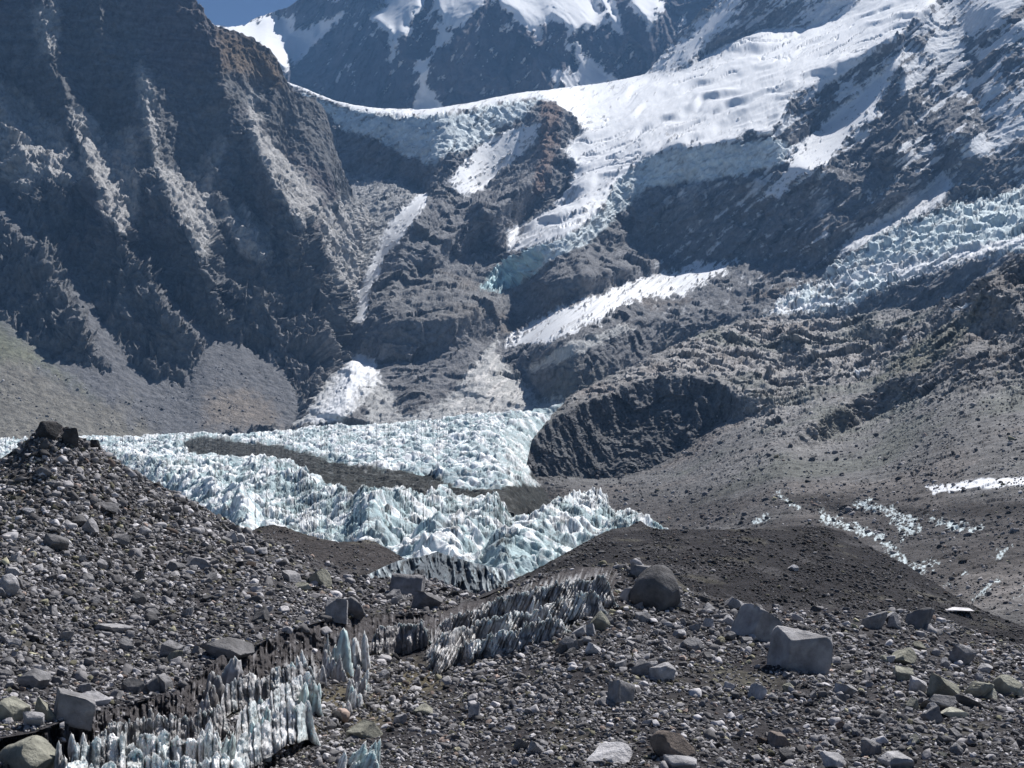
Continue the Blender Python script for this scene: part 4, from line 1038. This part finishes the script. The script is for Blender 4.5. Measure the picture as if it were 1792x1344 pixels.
def ice_rank(tops, height, lam, slant, jag, tint, dirt, label, off=0.0, seed=1.0, relief=.42):
    """a fused wall of melt flutes with a broken top edge, standing on the channel ground"""
    tc = curve(tops); u0, u1 = tops[0][0], tops[-1][0]
    def ft(u):                                   # flute coordinate with uneven widths
        return u / lam + 1.9 * fbm(u / lam / 3.1, seed, .5, 3, .6) + .5 * fbm(u / lam / .9, seed + 3, .5, 2)
    def idx(u):
        w = ft(u); i = np.floor(w); return i, w - i
    def top(u):
        i, f = idx(u)
        r_ = _h(i.astype(int), i.astype(int) * 0 + int(seed * 7), i.astype(int) * 0, 1)
        end_ = height * (1 - sst(0, 26, np.minimum(u - u0, u1 - u))) * .8
        return tc(u) + end_ + r_ * jag * .6 + jag * .34 * np.abs(2 * f - 1) ** 1.6 + 3 * fbm(u / 3, seed, 1, 2) + 9 * fbm(u / 40, seed, 1, 2)
    G_ = Layer(u0, u1, top, lambda u: tc(u) + height + 10 * fbm(u / 30, seed, 2, 2), .7)
    base_ = L_FG.at(G_.us, np.clip(G_.bt - 4, 0, 1419))[:, 1]
    k_ = np.ones(31) / 31; base_ = np.convolve(np.pad(base_, 15, mode='edge'), k_, 'valid')
    D = np.repeat(base_[None], G_.nv, 0) - .35 - off
    dv = (G_.bt[None] - G_.V) / height             # 0 at foot, 1 at crest
    i, f = idx(G_.U + slant * (G_.V - tc(G_.U)) + 3 * fbm(G_.U / 16, G_.V / 22, seed, 2))
    lobe = np.sqrt(np.clip(1 - (2 * f - 1) ** 2, 0, 1)); W = lam * D / F
    r2 = _h(i.astype(int), i.astype(int) * 0 + 3, i.astype(int) * 0, 2)
    fine_ = fbm(G_.U / 5, G_.V / 16, seed + 2, 4, .6)
    G_.place(D - W * relief * 1.8 * lobe - W * 1.1 * r2 - fine_ * .2 - .5 * fbm(G_.U / 45, G_.V / 45, seed, 3) + dv * .55)
    C = np.ones(G_.U.shape + (4,)) * np.array(tint + (.5,))
    C = colmix(C, (.62, .76, .75, .4), sst(.55, .75, r2) * .55 * (1 - dirt))
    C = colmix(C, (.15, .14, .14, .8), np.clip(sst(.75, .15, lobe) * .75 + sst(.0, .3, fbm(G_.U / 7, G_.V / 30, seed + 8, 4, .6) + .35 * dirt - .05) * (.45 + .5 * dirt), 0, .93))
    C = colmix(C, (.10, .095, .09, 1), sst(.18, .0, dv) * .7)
    C = colmix(C, (.09, .085, .085, 1), sst(.12, .26, fbm(G_.U / 24, G_.V / 20, seed + 5, 5, .62)) * (.55 + .4 * dirt))
    return tag(G_.build('ice_cliff', C, M_fin, back=(1.2, 1.6)), label, 'ice cliff')
_h_ok = True
LW = (.78, .78, .78)
ice_rank([(372, 1205), (400, 1190), (440, 1176), (480, 1168), (520, 1156), (545, 1152), (566, 1160)], 60, 12, -.05, 20, (.5, .49, .49), .7, 'dirty back rank of fused ice flutes beneath the long dark rock lip', seed=2.2)
ice_rank([(398, 1262), (430, 1228), (470, 1205), (505, 1182), (540, 1168), (572, 1186)], 74, 14, -.05, 22, LW, .25, 'middle rank of pale blue-green fluted ice beside the brown channel floor', seed=5.1)
ice_rank([(396, 1312), (430, 1272), (465, 1246), (505, 1222), (540, 1212), (562, 1228)], 82, 17, -.05, 26, LW, .1, 'front rank of pale blue-green fluted ice reaching down towards the bottom edge', seed=8.4)
ice_rank([(150, 1275), (200, 1258), (260, 1250), (320, 1246), (380, 1228), (410, 1230)], 64, 11, 0, 22, (.42, .41, .41), .75, 'shaded rank of fluted ice under the three dark rim boulders', seed=3.3)  # shade below the rim put into a darker tint, besides the dirt
ice_rank([(108, 1318), (150, 1290), (200, 1276), (250, 1282), (300, 1272), (350, 1276), (400, 1268)], 78, 22, 0, 30, LW, .3, 'dirty white fluted ice wall at the lower left', seed=6.6)
ice_rank([(86, 1352), (130, 1330), (190, 1318), (240, 1302), (290, 1322), (350, 1318), (410, 1312), (440, 1330)], 80, 24, 0, 30, LW, .2, 'lowest rank of white fluted ice along the bottom edge at left', seed=9.2)
ice_rank([(640, 1090), (680, 1092), (720, 1088), (760, 1080)], 54, 9, 0, 8, (.36, .34, .34), .85, 'dark brown fluted ice face under the overhanging rim', seed=4.7)
ice_rank([(745, 1096), (790, 1072), (840, 1056), (890, 1036), (940, 1022), (1000, 1010), (1060, 1004), (1084, 1010)], 56, 8, .55, 14, (.48, .465, .47), .7, 'upper band of slanting grey ice flutes below the central crest', seed=1.9, relief=.5)
ice_rank([(742, 1122), (790, 1100), (840, 1082), (890, 1066), (940, 1052), (1000, 1036), (1066, 1022)], 54, 11, .55, 16, (.55, .54, .54), .55, 'middle band of slanting grey ice flutes left of the domed boulder', seed=7.3, relief=.5)
ice_rank([(752, 1136), (800, 1122), (850, 1106), (900, 1094), (950, 1078), (1000, 1062)], 46, 8, .55, 16, (.55, .54, .54), .6, 'lowest band of slanting grey ice flutes above the channel rubble', seed=3.9, relief=.5)
CL = [([(385, 1350), (430, 1262), (470, 1232), (515, 1195), (552, 1185), (562, 1262), (520, 1310), (470, 1350)], 12, (38, 70), (20, 36), .02, ['teal', 'teal', 'grey'], 'pale blue-green ice pinnacle in the row beside the brown channel floor', 'blue-green pinnacles in the melt channel'),
      ([(95, 1360), (150, 1318), (240, 1300), (330, 1330), (385, 1290), (400, 1360)], 8, (36, 66), (24, 40), 0, ['grey', 'teal', 'grey', 'mud_shade'], 'dirty white ice pinnacle under the rubble rim at lower left', 'pinnacles at the lower left of the channel'),
      ([(745, 1165), (760, 1120), (830, 1090), (900, 1060), (980, 1040), (1075, 1020), (1070, 1050), (1000, 1100), (950, 1130), (870, 1158), (800, 1168)], 14, (20, 38), (12, 22), .34, ['mud_shade', 'dark', 'grey', 'dark', 'mud_shade'], 'thin grey leaning ice fin on the fluted slope left of the domed boulder', 'leaning fins below the central crest'),
      ([(642, 1140), (690, 1128), (745, 1118), (745, 1128), (690, 1138), (650, 1150)], 3, (34, 48), (18, 26), 0, ['dark', 'mud_shade', 'dark'], 'dark brown ice flute under the overhanging rim', 'dark flutes under the rim'),
      ([(556, 1178), (600, 1180), (605, 1192), (560, 1200)], 8, (24, 44), (14, 22), 0, ['grey', 'mud_shade'], 'small grey ice spike at the foot of the two tall pinnacles', 'spikes at the foot of the tall pinnacles'),
      ([(596, 1250), (615, 1215), (645, 1190), (650, 1200), (625, 1240), (605, 1256)], 10, (26, 44), (16, 26), .12, ['grey', 'teal', 'mud_shade'], 'short grey ice spike on the hump in the brown channel floor', 'spikes on the channel hump'),
      ([(240, 1290), (300, 1250), (370, 1215), (380, 1240), (330, 1280), (280, 1310)], 4, (36, 52), (20, 32), 0, ['dark', 'mud_shade', 'dark'], 'dark ice flute in the shade of the undercut rim', 'shaded flutes at the left of the channel'),  # rim's shade painted through the dark ice tints
      ([(560, 1335), (640, 1325), (680, 1345), (640, 1365), (560, 1365)], 7, (24, 48), (20, 34), .25, ['teal', 'grey'], 'slanting pale ice blade at the bottom edge below the brown slab', 'slanting blades at the bottom edge')]
for poly, n, hh, ww, lean, kinds, lab, grp in CL:
    for (u, v) in in_poly(poly, n):
        put_fin(u, v, frng.uniform(*ww), frng.uniform(*hh), kinds[frng.integers(0, len(kinds))], lab, grp, lean)
put_fin(598, 1178, 34, 78, 'teal', 'tall smooth blue-green ice pinnacle below the pair of rim boulders', None)
put_fin(632, 1168, 30, 62, 'grey', 'tall grey ice pinnacle just right of the smooth blue-green one', None)
put_fin(573, 1160, 16, 48, 'mud_shade', 'slim brown-grey ice pinnacle left of the smooth blue-green one', None)
put_fin(420, 1215, 66, 66, 'mud_shade', 'broad grey ice slab in shade under the rock lip', None)  # shade under the lip put into this slab's and the next one's tint
put_fin(372, 1225, 44, 50, 'dark', 'dark ice slab left of the broad grey slab under the rock lip', None)
# ================================================================== BOULDERS
M_boulder = terrain_mat('boulder_stone', 1.3, 0.3, rough=0.9, var=0.4)
brng = np.random.default_rng(99)
BS = []
for i in range(16):
    V, Fc = rock_shape(3, brng, 4 if i % 2 else 7, lo=.40, hi=.72, rough=.035)
    BS.append((V, Fc))
for i in range(6):
    V, Fc = ico(3); V = V.copy(); Q = np.eye(3) + brng.normal(size=(3, 3)) * .2; Q /= np.linalg.norm(Q, axis=1)[:, None]
    E = brng.normal(size=(4, 3)); E /= np.linalg.norm(E, axis=1)[:, None]
    for k_, d_ in [(brng.uniform(.5, .62), d) for d in np.concatenate([Q, -Q])] + [(brng.uniform(.62, .8), d) for d in E]:
        V -= np.clip(V @ d_ - k_, 0, None)[:, None] * d_
    V *= (1 + .06 * fbm(V[:, 0] * 2.5 + i, V[:, 1] * 2.5, V[:, 2] * 2.5, 4, .6))[:, None]
    V -= (V.max(0) + V.min(0)) / 2; V /= (V.max(0) - V.min(0)) / 2
    BS.append((V, Fc))
V = rock_shape(3, brng, 12, lo=.6, hi=.85, rough=.05, blocky=False)[0]; V[:, :2] *= (1 - .26 * V[:, 2:3]); V[:, :2] /= np.abs(V[:, :2]).max(0); BS.append((V, BS[18][1]))
BM = {}
def boulder_mesh(i, rgb):
    k = (i, tuple(round(c, 2) for c in rgb))
    if k not in BM:
        V, Fc = BS[i]
        me = mesh_from('boulder', V, tris=Fc)
        n = fbm(V[:, 0] * 2 + i, V[:, 1] * 2, V[:, 2] * 2, 4)[:, None]
        set_col(me, np.c_[np.array(rgb)[None] * (1 + .5 * n), np.ones(len(V))]); me.materials.append(M_boulder)
        BM[k] = me
    return BM[k]
def put_boulder(L, u, v, w, h, rgb, label, group=None, shape=None, yaw=None, roll=0.0):
    P = L.at(np.array([u * 1.]), np.array([v * 1. - 1]))[0]; D = P[1]
    i = int(brng.integers(0, 16)) if shape is None else shape
    o = bpy.data.objects.new('boulder', boulder_mesh(i, rgb)); COL.objects.link(o)
    W = w * D / F * .5; H = h * D / F * .56
    o.location = (P[0], P[1] + W * .25, P[2] + H * .54)
    o.scale = (W * 1.02, W * brng.uniform(.75, 1.0), H * 1.1)
    o.rotation_euler = (brng.normal(0, .10), roll + brng.normal(0, .14) * (roll == 0), brng.uniform(-.45, .45) + (PI if brng.random() < .5 else 0) if yaw is None else yaw)
    tag(o, label, 'boulder', group)
    return o
def grey(g, t=0):
    return (g * .99, g * .965, g * .985) if t == 0 else ((g * 1.0, g * .98, g * .82) if t == 1 else (g * 1.05, g * .88, g * .78))
Bd = [
 (L_FG, 1150, 1064, 96, 80, .13, 0, 'large dark domed boulder crowning the central rubble crest'),
 (L_FG, 1326, 1120, 70, 58, .36, 0, 'pale wedge-shaped boulder, upper left of the two biggest pale boulders'),
 (L_FG, 1403, 1174, 100, 76, .34, 0, 'largest pale angular boulder, right of centre beside the pale wedge'),
 (L_ML, 712, 1042, 68, 40, .27, 0, 'flat pale slab boulder lying in front of the black ice wall'),
 (L_ML, 746, 1066, 56, 36, .20, 0, 'rounded grey boulder just right of and below the flat pale slab'),
 (L_ML, 588, 1082, 46, 38, .30, 0, 'pale block, left one of the pair on the rim above the tall pinnacles'),
 (L_ML, 615, 1090, 46, 38, .19, 0, 'darker block, right one of the pair on the rim above the tall pinnacles'),
 (L_FG, 1086, 1232, 46, 42, .25, 0, 'grey pyramid-topped boulder, lowest of the cluster on the central slope'),
 (L_FG, 1160, 1192, 40, 34, .40, 0, 'pale cube-like boulder at the right of the central cluster'),
 (L_FG, 1126, 1184, 44, 32, .22, 0, 'dark grey boulder between the pale cube and the pyramid-topped boulder'),
 (L_FG, 993, 1140, 34, 28, .27, 0, 'small box-shaped boulder with a bright top beside the leaning ice fins'),
 (L_FG, 1018, 1114, 36, 20, .42, 0, 'white-topped slab above the box-shaped boulder'),
 (L_FG, 1048, 1102, 40, 34, .22, 1, 'olive-stained boulder below and left of the domed boulder'),
 (L_FG, 1288, 1068, 42, 26, .36, 0, 'pale blocky boulder behind the pale wedge'),
 (L_ML, 82, 768, 42, 34, .06, 0, 'black boulder on the very top of the left cone'),
 (L_ML, 121, 778, 40, 32, .075, 0, 'dark boulder just right of the summit of the left cone'),
 (L_ML, 164, 786, 20, 18, .06, 0, 'small dark boulder low on the right shoulder of the left cone'),
 (L_ML, 10, 1040, 40, 36, .40, 0, 'pale boulder at the left edge of the photo, lower of two'),
 (L_ML, 20, 1008, 34, 16, .42, 0, 'pale slab at the left edge above another pale boulder'),
 (L_ML, 22, 1262, 52, 44, .33, 1, 'greenish pale boulder on the rim at the lower left edge'),
 (L_ML, 57, 1272, 40, 28, .42, 0, 'small pale boulder beside the greenish one on the lower left rim'),
 (L_FG, 44, 1352, 110, 62, .30, 1, 'big cracked pale boulder in the lower left corner'),
 (L_ML, 78, 1262, 38, 44, .26, 1, 'upright yellowish boulder left of the long grey rim boulder'),
 (L_ML, 126, 1258, 80, 48, .27, 0, 'long grey wedge boulder perched on the rim at lower left'),
 (L_ML, 165, 1232, 56, 18, .38, 0, 'pale flat slab behind the long grey wedge boulder'),
 (L_ML, 234, 1214, 46, 30, .16, 0, 'dark angular boulder, left of three in a row on the rim'),
 (L_ML, 265, 1214, 28, 30, .17, 0, 'dark narrow boulder, middle of three in a row on the rim'),
 (L_ML, 289, 1210, 30, 30, .24, 0, 'grey boulder, right of three in a row on the rim'),
 (L_ML, 302, 1148, 40, 30, .30, 0, 'grey round-backed boulder above the rim left of the rock lip'),
 (L_ML, 326, 1148, 18, 18, .42, 0, 'small pale stone touching the round-backed boulder'),
 (L_ML, 241, 1060, 30, 26, .16, 0, 'dark rounded boulder in the middle of the left slope'),
 (L_ML, 266, 1084, 26, 20, .17, 0, 'dark boulder below right of the dark rounded one on the left slope'),
 (L_ML, 196, 1106, 62, 18, .33, 0, 'long pale flat slab on the lower left slope'),
 (L_ML, 222, 1140, 26, 24, .2, 0, 'grey rounded boulder under the long pale slab'),
 (L_ML, 510, 1020, 36, 24, .30, 0, 'grey boulder beside the two ochre ones on the upper left slope'),
 (L_ML, 556, 1026, 44, 30, .28, 1, 'larger ochre boulder on the upper left slope'),
 (L_ML, 530, 1034, 34, 16, .34, 1, 'smaller flat ochre boulder on the upper left slope'),
 (L_ML, 186, 894, 44, 16, .2, 0, 'dark flat boulder high on the left cone'),
 (L_ML, 212, 952, 36, 18, .2, 0, 'dark slab among rubble halfway up the left cone'),
 (L_ML, 345, 994, 58, 20, .28, 0, 'long pale boulder with shaded face on the right flank of the left cone'),
 (L_ML, 305, 1000, 36, 22, .18, 0, 'dark boulder touching the left end of a long pale one on the cone flank'),
 (L_ML, 96, 962, 44, 28, .17, 0, 'dark triangular boulder on the left part of the cone'),
 (L_ML, 455, 1090, 32, 28, .13, 0, 'dark boulder above the rim left of the boulder pair'),
 (L_ML, 400, 1150, 84, 30, .17, 0, 'long dark rock lip overhanging the broad ice slab'),
 (L_ML, 60, 1205, 50, 38, .25, 0, 'grey angular slab standing in gravel above the lower left rim'),
 (L_ML, 48, 900, 24, 12, .45, 0, 'small pale stone on the left flank of the cone'),
 (L_ML, 690, 1052, 32, 22, .26, 0, 'tilted grey slab below the flat pale slab boulder'),
 (L_ML, 690, 1058, 18, 14, .4, 0, 'small white stone below the flat pale slab boulder'),
 (L_FG, 1530, 1100, 50, 32, .25, 0, 'pale tilted slab on the far edge of the right foreground'),
 (L_FG, 1608, 1100, 56, 40, .19, 0, 'large dark boulder on the far edge of the right foreground'),
 (L_FG, 1558, 1088, 30, 16, .36, 0, 'small pale block left of the large dark boulder'),
 (L_FG, 1686, 1164, 38, 40, .28, 0, 'upright grey boulder alone in dark gravel at right'),
 (L_FG, 1578, 1162, 52, 28, .26, 1, 'olive slab, upper of two olive boulders at right'),
 (L_FG, 1580, 1192, 42, 30, .32, 1, 'olive pointed boulder below the olive slab'),
 (L_FG, 1652, 1224, 56, 48, .27, 1, 'biggest olive boulder at right'),
 (L_FG, 1714, 1222, 42, 32, .34, 1, 'pale block with yellow side, right of the biggest olive boulder'),
 (L_FG, 1766, 1218, 54, 38, .34, 1, 'pale boulder near the right edge of the photo'),
 (L_FG, 1608, 1214, 44, 34, .5, 0, 'white slanting slab left of the biggest olive boulder'),
 (L_FG, 1642, 1246, 56, 34, .25, 0, 'grey split boulder directly under the biggest olive boulder'),
 (L_FG, 1632, 1266, 38, 32, .22, 0, 'grey pointed boulder, lowest under the olive ones'),
 (L_FG, 1724, 1178, 30, 18, .42, 0, 'pale rounded stone above the block with yellow side'),
 (L_FG, 1700, 1238, 62, 22, .14, 0, 'dark flat boulder under the block with yellow side'),
 (L_FG, 1672, 1256, 52, 18, .48, 1, 'white flat slab beside the grey split boulder'),
 (L_FG, 1478, 1218, 44, 26, .36, 0, 'pale tilted slab left of the olive boulders'),
 (L_FG, 1526, 1322, 36, 34, .2, 0, 'grey rounded boulder near the bottom edge at right'),
 (L_FG, 1570, 1344, 64, 26, .46, 0, 'white-topped slab at the bottom edge, right of another white-topped slab'),
 (L_FG, 1462, 1344, 48, 26, .46, 0, 'smaller white-topped slab at the bottom edge'),
 (L_FG, 1364, 1308, 42, 26, .26, 2, 'reddish mottled boulder near the bottom edge'),
 (L_FG, 1066, 1334, 80, 28, .55, 0, 'white lens-shaped slab at the bottom edge, centre'),
 (L_FG, 1180, 1326, 86, 46, .17, 2, 'long brown-grey arched boulder at the bottom edge'),
 (L_FG, 1192, 1348, 64, 26, .4, 0, 'pale slab tucked under the long arched boulder'),
 (L_FG, 1326, 1224, 26, 26, .44, 0, 'small white pointed stone alone on the dark slope'),
 (L_FG, 830, 1262, 20, 36, .34, 0, 'upright slim pale stone on the near slope right of the channel'),
 (L_FG, 636, 1292, 64, 30, .24, 1, 'brown slab at the edge of the channel floor near the bottom'),
 (L_FG, 700, 1268, 26, 18, .36, 0, 'small pale stone on the brown channel floor'),
 (L_FG, 672, 1188, 22, 16, .44, 0, 'pale stone on top of the hump in the channel'),
 (L_FG, 740, 1250, 40, 16, .28, 1, 'yellowish slab on the brown channel floor'),
 (L_MR, 1389, 1000, 20, 12, .6, 0, 'small white rock alone on the black gravel mound'),
 (L_MR, 1668, 1070, 86, 5, .6, 0, 'thin long white stone at the foot of the black gravel mound'),
 (L_FG, 1240, 1100, 30, 20, .34, 0, 'pale stone on the crest between the domed boulder and the pale wedge'),
 (L_FG, 1210, 1140, 40, 26, .24, 0, 'grey slab right of the central cluster'),
 (L_FG, 1180, 1062, 26, 20, .42, 0, 'white stone touching the right foot of the domed boulder'),
 (L_FG, 1098, 1052, 30, 26, .36, 0, 'pale stone touching the left foot of the domed boulder'),
 (L_FG, 1124, 1008, 40, 22, .26, 0, 'grey rock behind the top of the domed boulder')]
SPEC = {1403: (16, .35, .38), 1326: (17, .3, .45), 1150: (22, .5, .02), 712: (19, .2, .06), 1160: (20, .5, .1), 588: (21, .3, .1), 1086: (19, .6, .3), 126: (17, .1, .25)}
for (L_, u, v, w, h, g, t, lab) in Bd:
    sh = SPEC.get(u, (None, None, 0.0))
    put_boulder(L_, u, v, w, h, grey(g, t), lab, None, *sh)
ZN = [(L_ML, [(0, 1020), (100, 820), (300, 900), (560, 1000), (640, 1030), (560, 1070), (380, 1140), (250, 1210), (100, 1240), (0, 1270)], 85, (13, 30), 'angular grey rock half buried in the rubble of the left moraine slope', 'rocks on the left moraine slope'),
      (L_FG, [(960, 1140), (1060, 1070), (1200, 1070), (1280, 1130), (1200, 1200), (1040, 1210)], 34, (13, 28), 'grey rock in the jumble between the domed boulder and the central cluster', 'rocks below the domed boulder'),
      (L_FG, [(1200, 1060), (1260, 1070), (1420, 1200), (1560, 1260), (1640, 1290), (1560, 1320), (1440, 1260), (1300, 1160)], 40, (13, 28), 'grey rock on the rubble rib running down right from the domed boulder', 'rocks on the right rubble rib'),
      (L_FG, [(1480, 1090), (1640, 1100), (1792, 1180), (1792, 1344), (1640, 1340), (1500, 1180)], 30, (13, 28), 'dull rock among the dark gravel at the lower right', 'rocks at the lower right'),
      (L_FG, [(860, 1320), (1100, 1270), (1500, 1290), (1792, 1300), (1792, 1344), (860, 1344)], 22, (14, 30), 'grey rock lying near the bottom edge on the near slope', 'rocks near the bottom edge')]
for (L_, poly, n, ww, lab, grp) in ZN:
    for (u, v) in in_poly(poly, n):
        w = ww[0] + (ww[1] - ww[0]) * frng.random() ** 2; h = w * frng.uniform(.5, .95)
        g = float(np.clip(frng.lognormal(math.log(.24), .4), .1, .48)); g = round(g / .06) * .06
        put_boulder(L_, u, v, w, h, grey(g, 1 if frng.random() < .08 else 0), lab, grp)
